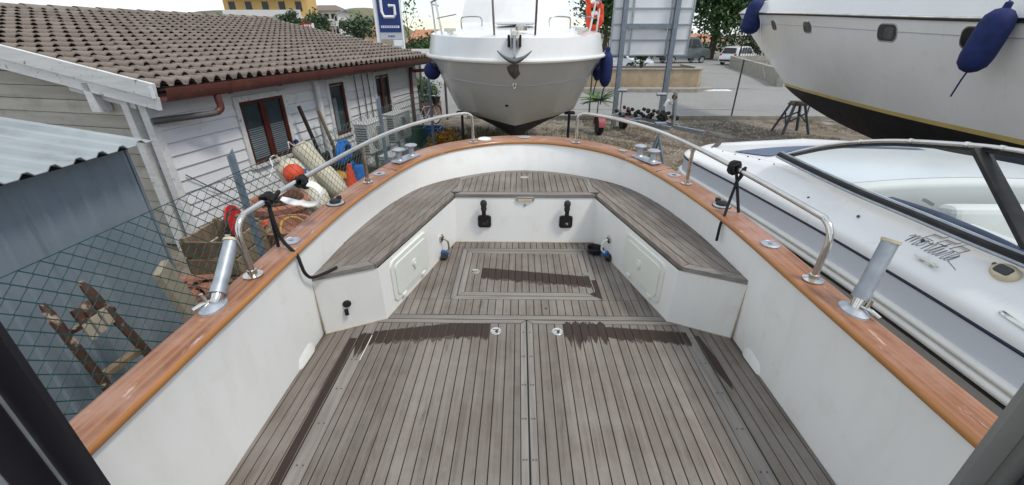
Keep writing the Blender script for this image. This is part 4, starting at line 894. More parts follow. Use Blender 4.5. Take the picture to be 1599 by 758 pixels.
def fenderlean(label, a, b, r, mat, cap=None, group=None):
    a, b = Vector(a), Vector(b); d = b - a; rot = d.normalized().to_track_quat('Z', 'Y').to_matrix(); ln = d.length
    t = thing('boat_fender', label, 'fender', tuple(a), 0, group)
    part('body', mat, t, lambda m: m.lathe([(.03, 0), (r * .6, .02), (r * .93, .08), (r, .17), (r, ln - .17), (r * .93, ln - .08), (r * .6, ln - .02), (.04, ln)], a, 20, rot), smooth=True, ang=60)
    part('eye', cap or mat, t, lambda m: m.lathe([(.045, ln - .015), (.045, ln + .05), (.02, ln + .07)], a, 12, rot), smooth=True)
    return t
def tp(px, py, x): return at(px, py, x=x)
f1 = fenderlean('fat cream cylinder fender with knotted grey rope leaning behind the terracotta pot', tp(500, 318, -3.35), tp(440, 252, -3.75), .20, 'fender_white')
part('rope_end', 'canvas', f1, lambda m: m.tube(crm([tp(440, 262, -3.8), tp(432, 244, -3.8), tp(422, 248, -3.75), tp(426, 262, -3.7), tp(421, 278, -3.7)], 5), .011, 6), smooth=True)
f2 = fenderlean('long cream fender with navy blue top leaning against the house wall', tp(526, 300, -3.45), tp(464, 224, -3.95), .19, 'fender_white', 'navy')
part('rope_end', 'canvas', f2, lambda m: m.tube(crm([tp(468, 232, -4.0), tp(456, 226, -4.0), tp(450, 222, -4.0), tp(452, 232, -4.0)], 5), .010, 6), smooth=True)
f3 = fenderlean('white fender lying lowest beside the yellow sacks', tp(536, 306, -3.15), tp(500, 262, -3.45), .17, 'fender_white')
f4 = fenderlean('short dirty white fender standing right beside the terracotta pot', tp(506, 332, -3.05), tp(490, 292, -3.2), .16, 'fender_white')
pc = Vector((-3.62, 5.86, G))
t = thing('flower_pot', 'large round terracotta pot with thick rim among the fenders', 'pot', tuple(pc))
part('pot_body', 'terracotta', t, lambda m: m.lathe([(.24, 0), (.27, .1), (.36, .40), (.385, .55), (.40, .56), (.43, .58), (.435, .66), (.41, .69), (.36, .685), (.345, .62), (.33, .4), (.2, .38)], pc, 30), smooth=True)
part('rubber_ring', 'rubber', t, lambda m: m.tube([pc + Vector((.24 * math.cos(a * .45), .22 * math.sin(a * .45), .60)) for a in range(14)], .05, 8, True), smooth=True)
bc_ = tp(459, 272, -3.45)
t = thing('buoy', 'round orange-red buoy resting on the terracotta pot rim', 'buoy', tuple(bc_ - Vector((0, 0, .17))))
part('ball', 'orange', t, lambda m: m.ball(bc_, .155), smooth=True)
part('neck', 'blue_plastic', t, lambda m: m.tube([tp(476, 280, -3.42), tp(476, 264, -3.42)], .028, 8), smooth=True)
# red hose reel, crate, dark pot, yellow hose
rc = tp(372, 352, -3.35)
t = thing('hose_reel', 'red hose reel standing behind the wooden crate', 'hose reel', (rc.x, rc.y, G))
part('reel_disc', 'red', t, lambda m: (m.lathe([(.185, -.012), (.19, 0), (.185, .012)], rc, 26, (0, R(80), R(8))),), smooth=True)
part('reel_disc', 'red', t, lambda m: (m.lathe([(.185, -.012), (.19, 0), (.185, .012)], rc + Vector((-.14, .16, 0)), 26, (0, R(80), R(8))),), smooth=True)
part('drum', 'wood_old', t, lambda m: m.tube([rc, rc + Vector((-.14, .16, 0))], .12, 18), smooth=True)
part('rim', 'rubber', t, lambda m: m.tube([rc + Euler((0, R(80), R(8))).to_matrix() @ Vector((.195 * math.cos(a * .3), .195 * math.sin(a * .3), .0)) for a in range(21)], .012, 6, True))
part('stand_frame', 'galv', t, lambda m: m.tube([(rc.x + .08, rc.y - .1, G), rc, (rc.x + .12, rc.y + .2, G)], .016, 8).tube([(rc.x - .25, rc.y + .05, G), rc + Vector((-.14, .16, 0)), (rc.x - .2, rc.y + .4, G)], .016, 8))
cc_ = Vector((-3.42, 4.32, G))
t = thing('wooden_crate', 'mossy old wooden crate beside the red hose reel', 'crate', tuple(cc_), R(20))
for k in range(4):
    for sx in (-1, 1): 
        part('slat', 'wood_old', t, lambda m: m.box((cc_.x + sx * .28, cc_.y, G + .12 + k * .22), (.03, .6, .19)), bevel=.004)
        part('slat', 'wood_old', t, lambda m: m.box((cc_.x, cc_.y + sx * .3, G + .12 + k * .22), (.52, .03, .19)), bevel=.004)
for sx in (-1, 1):
    for sy in (-1, 1): part('corner_batten', 'wood_old', t, lambda m: m.box((cc_.x + sx * .25, cc_.y + sy * .27, G + .46), (.05, .05, .9)))
t = thing('clay_pot', 'dark brown clay pot with yellow hose over it in front of the terracotta pot', 'pot', (-3.1, 5.0, G))
part('pot_body', 'brick', t, lambda m: m.lathe([(.22, 0), (.30, .3), (.33, .62), (.35, .66), (.31, .66), (.28, .5)], (-3.1, 5.0, G), 24), smooth=True)
part('hose', 'yellow_rubber', t, lambda m: m.tube(crm([(-3.0, 4.7, G + .62), (-3.05, 4.9, G + .74), (-2.95, 5.05, G + .73), (-2.82, 5.12, G + .55), (-2.76, 5.2, G + .3)], 5), .017, 8), smooth=True)
t = thing('plastic_basin', 'flat red plastic basin beside the hose reel', 'basin', (-3.3, 4.75, G))
part('pedestal', 'wood_old', t, lambda m: m.box((-3.35, 4.75, G + .34), (.4, .4, .68)), bevel=.01)
part('dish', 'orange', t, lambda m: m.lathe([(.13, .69), (.15, .72), (.16, .75), (.145, .75), (.13, .72)], (-3.35, 4.75, G), 22), smooth=True)
# clay heap by the shed corner
rb = random.Random(21)
for i in range(34):
    x, y = -3.5 + rb.gauss(0, .22), 3.72 + rb.gauss(0, .22); h = max(0, .62 - math.hypot(x + 3.5, y - 3.72) * .9)
    o = part('clay_tile', 'brick', None, lambda m: m.grid([[(-.17, .07 * math.cos(R(a)), .05 * math.sin(R(a))) for a in range(0, 181, 30)], [(.17, .06 * math.cos(R(a)), .045 * math.sin(R(a))) for a in range(0, 181, 30)]]))
    md = o.modifiers.new('thick', 'SOLIDIFY'); md.thickness = .014
    o.location = (x, y, G + .04 + h * rb.uniform(.2, 1)); o.rotation_euler = (rb.uniform(-.5, .5), rb.uniform(-.4, .4), rb.uniform(0, 3))
    tag(o, 'broken clay roof tile in the heap by the shed corner', 'tile', 'clay tiles heaped by the shed corner')
for i in range(7):
    a = Vector((-3.3 + rb.uniform(-.4, .4), 3.6 + rb.uniform(-.4, .4), G + rb.uniform(.2, .5))); d = Vector((rb.uniform(-1, 1), rb.uniform(-1, 1), rb.uniform(-.1, .5))).normalized() * rb.uniform(.5, .9)
    o = part('scrap_wood', 'wood_old', None, lambda m: m.beam(a - d / 2, a + d / 2, .05, .035)); tag(o, 'scrap wooden batten on the clay tile heap', 'scrap wood', 'scrap battens on the tile heap')
# blue hose coil, tarp, cone, sacks, dark tub
hc_ = tp(538, 243, -3.35)
t = thing('hose_coil', 'bright blue hose coil leaning against the dark tub', 'hose', (hc_.x, hc_.y, G))
def hcoil(m):
    for k in range(6):
        rr = .245 + .02 * math.sin(k * 2.1); m.tube([hc_ + Vector((.02 * k - .05 + .01 * math.sin(a), rr * math.cos(a * .35) * .95, rr * math.sin(a * .35) + .012 * math.sin(a * 1.3 + k))) for a in range(18)], .027, 7, True)
part('coil', 'blue_rope', t, hcoil, smooth=True)
part('tail', 'blue_rope', t, lambda m: m.tube(crm([hc_ + Vector((.05, .2, -.2)), hc_ + Vector((.08, .3, -.4)), (hc_.x + .1, hc_.y + .25, G + .02)], 5), .035, 7), smooth=True)
tc_ = tp(561, 262, -3.1); m = MB(); rb = random.Random(4); rows = []
for i in range(9):
    rows.append([(tc_.x + (.24 - .016 * i) * math.cos(a * .524) * (1 + rb.uniform(-.2, .2)), tc_.y + (.24 - .016 * i) * math.sin(a * .524) * (1 + rb.uniform(-.2, .2)), G + i * .078) for a in range(12)])
m.grid(rows, True); k0 = len(m.v) - 12; m.f.append(tuple(range(k0, k0 + 12)))
o = m.build('plastic_bag', 'blue_rope', None, smooth=True, ang=25); tag(o, 'crumpled blue plastic sack behind the orange traffic cone', 'sack')
kc = tp(549, 282, -3.05); kc.z = G + .22
plt = part('pallet_stack', 'wood_old', None, lambda m: m.box(kc + Vector((-.1, .1, -.112)), (.8, .9, .215)), bevel=.01); tag(plt, 'low wooden platform under the traffic cone', 'platform')
t = thing('traffic_cone', 'orange traffic cone with white reflective band', 'cone', tuple(kc))
part('base', 'orange', t, lambda m: m.box(kc + Vector((0, 0, .02)), (.36, .36, .04)), bevel=.01)
part('cone_body', 'orange', t, lambda m: m.lathe([(.15, .04), (.12, .14), (.035, .60), (.02, .61)], kc, 20), smooth=True)
part('band', 'signwhite', t, lambda m: m.lathe([(.098, .252), (.0735, .37), (.07, .37)], kc, 20), smooth=True)
for i, (px, py, lab) in enumerate(((531, 275, 'dull yellow canvas sack between the fenders and the blue hose'), (540, 290, 'brown sack lying below the yellow sack'))):
    c = tp(px, py, -3.4 + .2 * i); m = MB(); rb = random.Random(i + 40); hgt = max(.3, c.z - G + .12)
    m.ball(Vector((c.x, c.y, G + hgt / 2)), .22, .26, hgt / 2, 14, 9)
    m.v = [v + Vector((rb.uniform(-.03, .03), rb.uniform(-.03, .03), rb.uniform(-.02, .02))) for v in m.v]
    o = m.build('sack', 'yellow_rubber' if i == 0 else 'wood_old', None, smooth=True, ang=180); tag(o, lab, 'sack')
t = thing('rubbish_tub', 'black plastic tub against the house wall under the narrow window', 'tub', (-3.62, 8.1, G))
part('tub_body', 'rubber', t, lambda m: m.grid([[(-3.62 + sx * w_, 8.1 + sy * l_, G + z_) for sx, sy in ((-1, -1), (1, -1), (1, 1), (-1, 1))] for w_, l_, z_ in ((.28, .42, 0), (.33, .5, .70), (.36, .54, .71), (.36, .54, .75), (.30, .47, .75), (.27, .42, .4))], True), bevel=.01)
for k, (y0_, lab) in enumerate(((8.2, 'dark timber leaning on the house wall beside the white downpipe'), (8.75, 'brown timber leaning on the house wall above the blue hose coil'))):
    o = part('timber', 'wood_old' if k else 'rafter', None, lambda m: m.beam((-3.72 + .1 * k, y0_ * .86 + 1.0, G), (-3.98 + .12 * k, y0_ * .86 + .72, .45 - .15 * k), .06, .045, (1, 0, 0))); tag(o, lab, 'timber')
# air conditioners
def ac(c, w, d, h, lab, rz, stand):
    t = thing('air_conditioner', lab, 'air conditioner', (c[0], c[1], G), rz, None)
    L_ = lambda m: m
    z0 = c[2] - G
    def lp(name, mat, f, par=t, **k):
        m = MB(); f(m); return m.build(name, mat, par, local=True, **k)
    lp('casing', 'ac', lambda m: m.bx(-d / 2, d / 2, -w / 2, w / 2, z0, z0 + h), bevel=.012)
    lp('fan_grille', 'pipe_grey', lambda m: m.lathe([(h * .38, 0), (h * .38, .008)], (d / 2 + .002, -.06, z0 + h / 2), 24, (0, R(90), 0)))
    for k in range(7): lp('grille_ring', 'ac', lambda m: m.tube([(d / 2 + .014, -.06 + (.05 + k * h * .05) * math.cos(a * .3), z0 + h / 2 + (.05 + k * h * .05) * math.sin(a * .3)) for a in range(21)], .006, 5, True))
    for k in range(10): lp('fin', 'pipe_grey', lambda m: m.bx(-d / 2 + .03, d / 2 - .03, -w / 2 - .004, -w / 2 + .002, z0 + .06 + k * (h - .1) / 10, z0 + .06 + k * (h - .1) / 10 + .022))
    lp('top_lid', 'ac', lambda m: m.bx(-d / 2 - .01, d / 2 + .01, -w / 2 - .01, w / 2 + .01, z0 + h + .001, z0 + h + .02), bevel=.006)
    if stand:
        for sy in (-1, 1): lp('bracket', 'galv', lambda m: m.bx(-d / 2 - .25, d / 2, sy * w * .35 - .02, sy * w * .35 + .02, z0 - .05, z0 - .001).bx(-d / 2 - .03, -d / 2 + .02, sy * w * .35 - .02, sy * w * .35 + .02, 0, z0 - .05))
    return t
ac((-3.25, 9.3, -.72), .84, .32, .62, 'pale air conditioner raised on brackets under the narrow window', -TH_H, True)
ac((-3.0, 10.45, -.72), .84, .32, .62, 'pale air conditioner raised on brackets under the far dark window', -TH_H, True)
ac((-2.72, 9.05, G), .84, .32, .58, 'dirty pale air conditioner standing on the ground behind the fence', -TH_H, False)
# low things by the bicycle
t = thing('plastic_bin', 'square green plastic bin below the air conditioners', 'bin', (-2.95, 12.1, G))
part('bin_body', 'green_plastic', t, lambda m: m.grid([[(-2.95 + sx * w_, 12.1 + sy * w_, G + z_) for sx, sy in ((-1, -1), (1, -1), (1, 1), (-1, 1))] for w_, z_ in ((.19, 0), (.24, .5), (.26, .51), (.26, .55), (.22, .55), (.19, .3))], True), bevel=.01)
t = thing('plastic_crate', 'blue plastic crate between the green bin and the bicycle', 'crate', (-2.75, 12.9, G))
part('crate_body', 'blue_plastic', t, lambda m: m.grid([[(-2.7 + sx * w_, 12.95 + sy * w_ * .8, G + z_) for sx, sy in ((-1, -1), (1, -1), (1, 1), (-1, 1))] for w_, z_ in ((.3, 0), (.34, .38), (.31, .38), (.28, .05))], True))
def bicycle(base, rz):
    t = thing('bicycle', 'dark city bicycle parked beyond the air conditioners', 'bicycle', base, rz)
    def lp(name, mat, f, par=t, **k):
        m = MB(); f(m); return m.build(name, mat, par, local=True, **k)
    for x in (-.52, .52):
        w_ = lp('wheel', 'rubber', lambda m: m.tube([(x + .32 * math.cos(a * .3), 0, .34 + .32 * math.sin(a * .3)) for a in range(21)], .02, 6, True), smooth=True)
        lp('spokes', 'galv', lambda m: [m.tube([(x, 0, .34), (x + .31 * math.cos(a), 0, .34 + .31 * math.sin(a))], .003, 3) for a in [k * math.pi / 8 for k in range(16)]], w_, kind='stuff')
        lp('mudguard', 'cardark', lambda m: m.tube([(x + .36 * math.cos(R(a)), 0, .34 + .36 * math.sin(R(a))) for a in range(10, 175, 15)], .018, 6), w_)
    lp('frame', 'carsilver', lambda m: m.tube([(-.52, 0, .34), (-.08, 0, .32), (.36, 0, .74), (.30, 0, .92)], .018, 8).tube([(-.08, 0, .32), (-.2, 0, .82)], .017, 8).tube([(-.52, 0, .34), (-.17, 0, .68), (.34, 0, .66)], .014, 8).tube([(.32, 0, .85), (.40, 0, .62), (.52, 0, .34)], .016, 8))
    lp('saddle', 'rubber', lambda m: m.ball((-.22, 0, .88), .14, .09, .05), smooth=True)
    lp('handlebar', 'steel', lambda m: m.tube(crm([(.12, -.27, .98), (.25, -.2, 1.02), (.31, 0, 1.0), (.25, .2, 1.02), (.12, .27, .98)], 4), .013, 8), smooth=True)
    lp('grip', 'rubber', lambda m: m.tube([(.10, -.28, .975), (.2, -.235, 1.0)], .018, 8)); lp('grip', 'rubber', lambda m: m.tube([(.10, .28, .975), (.2, .235, 1.0)], .018, 8))
    lp('basket', 'rubber', lambda m: m.grid([[(.46 + sx * w_, sy * w_ * 1.2, z_) for sx, sy in ((-1, -1), (1, -1), (1, 1), (-1, 1))] for w_, z_ in ((.11, .72), (.15, .95))], True))
    lp('rack', 'rubber', lambda m: m.bx(-.75, -.35, -.06, .06, .72, .735)); lp('crank', 'steel', lambda m: m.lathe([(.09, -.01), (.09, .01)], (-.08, 0, .30), 16, (R(90), 0, 0)).tube([(-.14, .06, .18), (-.08, .06, .30)], .01, 6).tube([(-.02, -.06, .42), (-.08, -.06, .30)], .01, 6))
    lp('kickstand', 'galv', lambda m: m.tube([(-.15, 0, .3), (-.22, .16, 0)], .01, 6))
bicycle((-3.2, 15.0, G), R(65))
t = thing('planter', 'terracotta trough planted with a round green bush beyond the house end', 'planter', (-3.9, 17.6, G))
part('trough', 'brick', t, lambda m: m.bx(-4.6, -3.2, 17.3, 17.9, G, G + .5), bevel=.02)

# ================================================================== BOAT AHEAD, bow towards us
def loft(m, lines, n=3):
    L_ = [crm(l, n) for l in lines]; rows = [[l[i] for l in L_] for i in range(len(L_[0]))]; m.grid(rows); return rows
CX = -.07
ahead = thing('motor_cruiser', 'white motor cruiser on stands ahead, bow on with anchor and canvas cover', 'boat', (CX, 9, G))
Pr = [(0, 6.82, 1.24), (.28, 6.88, 1.24), (.62, 7.1, 1.24), (1.0, 7.5, 1.24), (1.36, 8.1, 1.24), (1.62, 8.7, 1.24), (1.76, 9.3, 1.245), (1.8, 10.5, 1.25), (1.8, 14.5, 1.25)]
Pn = [(0, 7.15, .86), (.26, 7.23, .86), (.58, 7.46, .87), (.94, 7.85, .88), (1.27, 8.4, .89), (1.50, 9.0, .90), (1.62, 9.6, .90), (1.68, 10.8, .9), (1.68, 14.5, .9)]
Pc = [(0, 7.62, .38), (.22, 7.72, .36), (.48, 7.98, .31), (.78, 8.4, .25), (1.04, 8.9, .19), (1.22, 9.4, .14), (1.33, 9.9, .12), (1.4, 11, .10), (1.42, 14.5, .08)]
Pw = [(0, 7.93, .085), (.12, 8.05, .085), (.3, 8.3, .085), (.56, 8.65, .085), (.86, 9.05, .085), (1.12, 9.5, .085), (1.27, 9.95, .085), (1.36, 11, .07), (1.4, 14.5, .05)]
Pk = [(0, 7.96, .06), (.0, 8.3, -.18), (.0, 8.7, -.34), (.0, 9.1, -.42), (.0, 9.5, -.47), (0, 10, -.5), (0, 10.6, -.52), (0, 11.5, -.53), (0, 14.5, -.54)]
def both(lines, name, mat, **k):
    m = MB()
    for sg in (1, -1): loft(m, [[(CX + sg * p[0], p[1], p[2]) for p in l] for l in lines])
    return m.build(name, mat, ahead, smooth=True, **k)
M_['hull_shade'] = pm('cruiser_topside_shaded', (.60, .595, .56), (.54, .535, .50), scale=.8, rough=.3, coat=.2, c4=(.50, .485, .44), scale4=2, lo4=.54, hi4=.80, st4=(6, 6, .5))  # darker copy of hull white: topside shade put in the colour, with dirt streaks
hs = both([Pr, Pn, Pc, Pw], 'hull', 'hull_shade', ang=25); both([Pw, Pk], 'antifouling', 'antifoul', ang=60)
def rubr(sg): return [(CX + sg * p[0] * 1.01, p[1] - .02, p[2] + .0) for p in Pr]
part('rub_rail', 'white_plastic', ahead, lambda m: m.tube(crm([(CX - p[0] * 1.01, p[1] - .02, p[2]) for p in Pr[::-1]] + [(CX + p[0] * 1.01, p[1] - .02, p[2]) for p in Pr[1:]], 4), .035, 8), smooth=True)
for sg in (1, -1): part('knuckle_line', 'signgrey', hs, lambda m: m.tube(crm([(CX + sg * p[0] * 1.003, p[1] - .004, p[2]) for p in Pn], 4), .006, 5))
U1 = [(0, 6.92, 1.56), (.30, 6.97, 1.56), (.64, 7.2, 1.56), (1.0, 7.62, 1.57), (1.33, 8.2, 1.59), (1.58, 8.8, 1.61), (1.70, 9.4, 1.63), (1.74, 10.5, 1.66), (1.74, 14.5, 1.66)]
U2 = [(0, 7.03, 1.62), (.24, 7.10, 1.62), (.52, 7.36, 1.63), (.84, 7.82, 1.65), (1.12, 8.4, 1.67), (1.34, 9.0, 1.69), (1.45, 9.6, 1.72), (1.5, 10.6, 1.75), (1.5, 14.5, 1.75)]
U3 = [(0, 7.3, 1.64), (.0, 7.6, 1.66), (.0, 8.0, 1.70), (.0, 8.6, 1.76), (.0, 9.0, 1.80), (0, 9.4, 1.84), (0, 10, 1.88), (0, 10.8, 1.9), (0, 14.5, 1.9)]
both([[(p[0], p[1], p[2] + .015) for p in Pr], U1, U2, U3], 'deck', 'hullw', ang=35)
# canvas-covered windscreen
part('screen_cover', 'canvas', ahead, lambda m: m.grid([[(CX + sx * w_, y_ + abs(sx) * .5, z_) for sx in (-1, -.5, 0, .5, 1)] for w_, y_, z_ in ((1.22, 9.9, 1.84), (1.18, 10.05, 2.1), (1.08, 10.45, 2.75), (1.0, 11.2, 3.0))]), smooth=True)
for sg in (1, -1): part('grab_rail', 'steel', ahead, lambda m: m.tube(crm([(CX + sg * .62, 8.6, 1.74), (CX + sg * .62, 8.62, 1.86), (CX + sg * .70, 8.66, 1.9), (CX + sg * .95, 8.8, 1.9), (CX + sg * 1.02, 8.84, 1.86), (CX + sg * 1.02, 8.85, 1.7)], 4), .014, 8), smooth=True)
# pulpit
prl = [(CX - 1.66, 10.2, 2.16), (CX - 1.62, 9.2, 2.14), (CX - 1.42, 8.35, 2.14), (CX - 1.0, 7.6, 2.2), (CX - .5, 7.02, 2.3), (CX - .32, 6.9, 2.36), (CX + .32, 6.9, 2.36), (CX + .5, 7.02, 2.3), (CX + 1.0, 7.6, 2.2), (CX + 1.42, 8.35, 2.14), (CX + 1.62, 9.2, 2.14), (CX + 1.66, 10.2, 2.16)]
pul = part('pulpit_rail', 'steel', ahead, lambda m: m.tube(crm(prl, 5), .018, 8), smooth=True)
for x, y, z0, xt, yt, zt in ((-.31, 7.06, 1.60, -.33, 6.92, 2.35), (.31, 7.06, 1.60, .33, 6.92, 2.35), (-1.3, 8.25, 1.6, -1.4, 8.35, 2.14), (1.3, 8.25, 1.6, 1.4, 8.35, 2.14), (-1.55, 9.0, 1.62, -1.62, 9.2, 2.14), (1.55, 9.0, 1.62, 1.62, 9.2, 2.14)):
    part('stanchion', 'steel', pul, lambda m: m.tube([(CX + x, y, z0), (CX + xt, yt, zt)], .017, 8), smooth=True)
for sg in (1, -1):
    part('mid_rail', 'steel', pul, lambda m: m.tube(crm([(CX + sg * 1.6, 9.6, 1.9), (CX + sg * 1.36, 8.32, 1.87), (CX + sg * .96, 7.68, 1.9)], 4), .011, 6), smooth=True)
    part('deck_cleat', 'steel', ahead, lambda m: m.box((CX + sg * 1.12, 8.0, 1.68), (.2, .05, .05)).box((CX + sg * 1.12, 8.0, 1.64), (.1, .06, .04)), bevel=.008)
part('deck_hatch', 'signwhite', ahead, lambda m: m.box((CX, 8.4, 1.79), (.7, .55, .05)), bevel=.02)
# anchor on its roller
anc = part('anchor_roller', 'steel', ahead, lambda m: m.box((CX + .0, 6.86, 1.62), (.07, .36, .06)).box((CX - .05, 6.80, 1.56), (.012, .2, .24)).box((CX + .05, 6.80, 1.56), (.012, .2, .24)), bevel=.006)
for sg in (1, -1): part('cheek', 'rubber', anc, lambda m: m.box((CX + sg * .085, 6.84, 1.52), (.035, .16, .17)), bevel=.015)
part('winch', 'steel', anc, lambda m: m.lathe([(.09, 0), (.09, .06), (.06, .09), (.02, .1)], (CX + .1, 7.15, 1.66), 18), smooth=True)
part('shank', 'galv', anc, lambda m: m.beam((CX, 6.70, 1.60), (CX, 6.66, 1.30), .035, .05, (0, 1, 0)), bevel=.008)
pm('dark_steel', (.22, .22, .225), (.16, .16, .16), scale=8, rough=.4, metal=.8)
part('fluke', MATS['dark_steel'], anc, lambda m: m.grid([[Vector((CX + t_ * .255, 6.64 + .05 * t_ * t_, 1.285 + .105 * t_ * t_ + s_ * (.006 + .040 * (1 - abs(t_))) - .03 * (1 - abs(t_)))) for t_ in [q / 8 for q in range(-8, 9)]] for s_ in (-1, 0, 1)]), smooth=True).modifiers.new('thick', 'SOLIDIFY').thickness = .03
part('bow_guard', 'dark_steel' if 'dark_steel' in M_ else MATS['dark_steel'], ahead, lambda m: (m.grid([[(CX - .17, 6.90, 1.20), (CX, 6.845, 1.20), (CX + .17, 6.90, 1.20)], [(CX - .10, 7.0, 1.06), (CX, 6.95, 1.05), (CX + .10, 7.0, 1.06)], [(CX - .02, 7.05, .98), (CX, 7.03, .97), (CX + .02, 7.05, .98)]])))
part('bow_eye', 'steel', ahead, lambda m: m.tube([(CX + .022 * math.cos(a * .6), 7.07, .87 + .045 * math.sin(a * .6)) for a in range(11)], .011, 6, True), smooth=True)
part('drain', 'rubber', ahead, lambda m: m.ball((CX - .14, 7.53, .50), .028, .02, .02))
part('vent', 'steel', ahead, lambda m: m.ball((CX + .92, 7.52, 1.42), .015, .015, .04))
for sg in (1, -1): part('porthole', 'glass', ahead, lambda m: m.ball((CX + sg * 1.60, 8.78, 1.08), .02, .16, .06, rot=(0, R(sg * 20), R(sg * -22))), smooth=True)
# props under the cruiser
for sg, yy in ((-1, 9.3), (1, 9.3)):
    t = thing('boat_stand', 'black steel prop under the cruiser hull on the %s side' % ('fence' if sg < 0 else 'trailer'), 'boat stand', (CX + sg * 1.22, yy, G))
    xx = CX + sg * 1.16
    part('screw', 'rubber', t, lambda m: m.tube([(xx, yy, G + .5), (xx, yy, .09)], .028, 8)); part('pad', 'rubber', t, lambda m: m.box((xx, yy, .10), (.22, .22, .04)))
    for a in (90, 210, 330): part('leg', 'rubber', t, lambda m: m.tube([(xx, yy, G + .75), (xx + .42 * math.cos(R(a)), yy + .42 * math.sin(R(a)), G)], .024, 8))
for k, yy in enumerate((8.75, 12.5)):
    o = part('keel_block', 'wood_old', None, lambda m: m.box((CX, yy, (G - .36) / 2 - (.05 if k else 0)), (.3, .4, -G - .36 - (.12 if k else 0))), bevel=.01); tag(o, 'timber keel block under the %s of the cruiser' % ('bow' if k == 0 else 'middle'), 'timber')
def fender(name, label, top, ln, r, hullgap=0, tilt=(0, 0, 0), line=.4, group=None, tail=0):
    t = thing(name, label, 'fender', tuple(top)); rot = Euler(tilt).to_matrix(); top = Vector(top)
    part('body', 'navy', t, lambda m: m.lathe([(.03, 0), (r * .55, -.03), (r * .9, -.11), (r, -.22), (r * 1.02, -ln * .5), (r, -ln + .22), (r * .9, -ln + .11), (r * .55, -ln + .03), (.035, -ln)], top, 22, rot), smooth=True, ang=60)
    part('collar', 'navy', t, lambda m: m.lathe([(.05, -.02), (.045, .06), (.02, .08)], top, 12, rot), smooth=True)
    part('lanyard', 'rope', t, lambda m: m.tube([top, top + Vector((0, 0, line))], .009, 6))
    if tail: part('tail', 'navy', t, lambda m: m.tube(crm([top + rot @ Vector((0, 0, -ln)), top + rot @ Vector((-.03, 0, -ln - .02)) + Vector((0, 0, -.1)), top + rot @ Vector((0, 0, -ln)) + Vector((-.05, .03, -tail))], 4), .012, 6))
    return t
t = thing('ball_fender', 'round navy fender hanging on the house side of the cruiser bow', 'fender', tuple(at(675, 124, y=9.0)))
bcn = at(675, 111, y=9.0); part('ball', 'navy', t, lambda m: m.ball(bcn, .17), smooth=True); part('lanyard', 'rope', t, lambda m: m.tube([bcn + Vector((0, 0, .15)), bcn + Vector((.1, .05, .42))], .01, 6))
fender('hanging_fender', 'long navy fender hanging from the cruiser rail beside the billboard', at(949, 80, y=9.0), .66, .125, line=.45, tail=.35)
fender('hanging_fender', 'short navy fender tucked behind the long one on the cruiser', at(935, 90, y=9.5), .45, .11, line=.4, tail=.3)
# horseshoe lifebuoy bag
t = thing('lifebuoy', 'orange horseshoe lifebuoys with white bands hung on the cruiser rail', 'lifebuoy', tuple(at(929, 46, y=9.2)))
for k, (pxc, pyc) in enumerate(((928, 33), (928, 14), (927, -4))):
    c = at(pxc, pyc, y=9.2); part('ring', 'orange', t, lambda m: m.tube([c + Vector((.115 * math.cos(a * .45), 0, .12 * math.sin(a * .45))) for a in range(14)], .055, 8, True), smooth=True)
    part('band', 'signwhite', t, lambda m: m.tube([c + Vector((.115 * math.cos(R(a)), 0, .12 * math.sin(R(a)))) for a in range(50, 131, 16)], .058, 8), smooth=True)
part('light_float', 'orange', t, lambda m: m.tube([at(938, 35, y=9.3), at(938, 8, y=9.3)], .06, 10), smooth=True)

# ================================================================== YACHT on the right
YX = 9.0
yacht = thing('motor_yacht', 'large white motor yacht with oval portholes and black bottom on steel stands', 'boat', (YX, 9, G))
Ys = [19.6, 18.2, 16.6, 15.0, 13.2, 11.2, 9.0, 7.0, 4.5, 0, -4]
def yl(hw, zs, dy=None): return [(hw[i], Ys[i] if dy is None else dy[i], zs[i]) for i in range(len(Ys))]
sh_l = yl([0, .46, .86, 1.18, 1.46, 1.70, 1.87, 1.97, 2.03, 2.05, 2.0], [2.38, 2.32, 2.26, 2.20, 2.12, 2.02, 1.90, 1.80, 1.70, 1.62, 1.6])
md_l = yl([0, .30, .62, .92, 1.22, 1.50, 1.72, 1.84, 1.9, 1.92, 1.88], [1.5, 1.46, 1.44, 1.42, 1.38, 1.32, 1.25, 1.2, 1.15, 1.1, 1.1], [18.0, 17.0, 15.8, 14.4, 12.8, 10.9, 8.8, 6.9, 4.4, 0, -4])
wl_l = yl([0, .06, .16, .34, .62, .96, 1.28, 1.46, 1.54, 1.58, 1.55], [.14, .14, .14, .14, .15, .16, .18, .20, .20, .2, .2], [15.2, 14.9, 14.4, 13.6, 12.3, 10.6, 8.7, 6.8, 4.3, 0, -4])
w2_l = [(p[0] * .99, p[1] - .05, p[2] - .075) for p in wl_l]
kl_l = yl([0] * 11, [.04, -.12, -.3, -.48, -.66, -.82, -.92, -.96, -.98, -.98, -.98], [15.1, 14.6, 13.9, 13.0, 11.8, 10.2, 8.4, 6.6, 4.2, 0, -4])
up_l = yl([0, .40, .78, 1.08, 1.34, 1.56, 1.72, 1.8, 1.85, 1.87, 1.82], [2.62, 2.62, 2.62, 2.62, 2.6, 2.56, 2.5, 2.44, 2.38, 2.3, 2.3], [18.9, 17.7, 16.2, 14.7, 13.0, 11.0, 8.9, 6.95, 4.4, 0, -4])
dk_l = yl([0] * 11, [2.7] * 11, [18.2, 17, 15.6, 14.2, 12.6, 10.7, 8.7, 6.8, 4.3, 0, -4])
def yb(lines, name, mat, **k):
    m = MB()
    for sg in (-1, 1): loft(m, [[(YX + sg * p[0], p[1], p[2]) for p in l] for l in lines])
    return m.build(name, mat, yacht, smooth=True, **k)
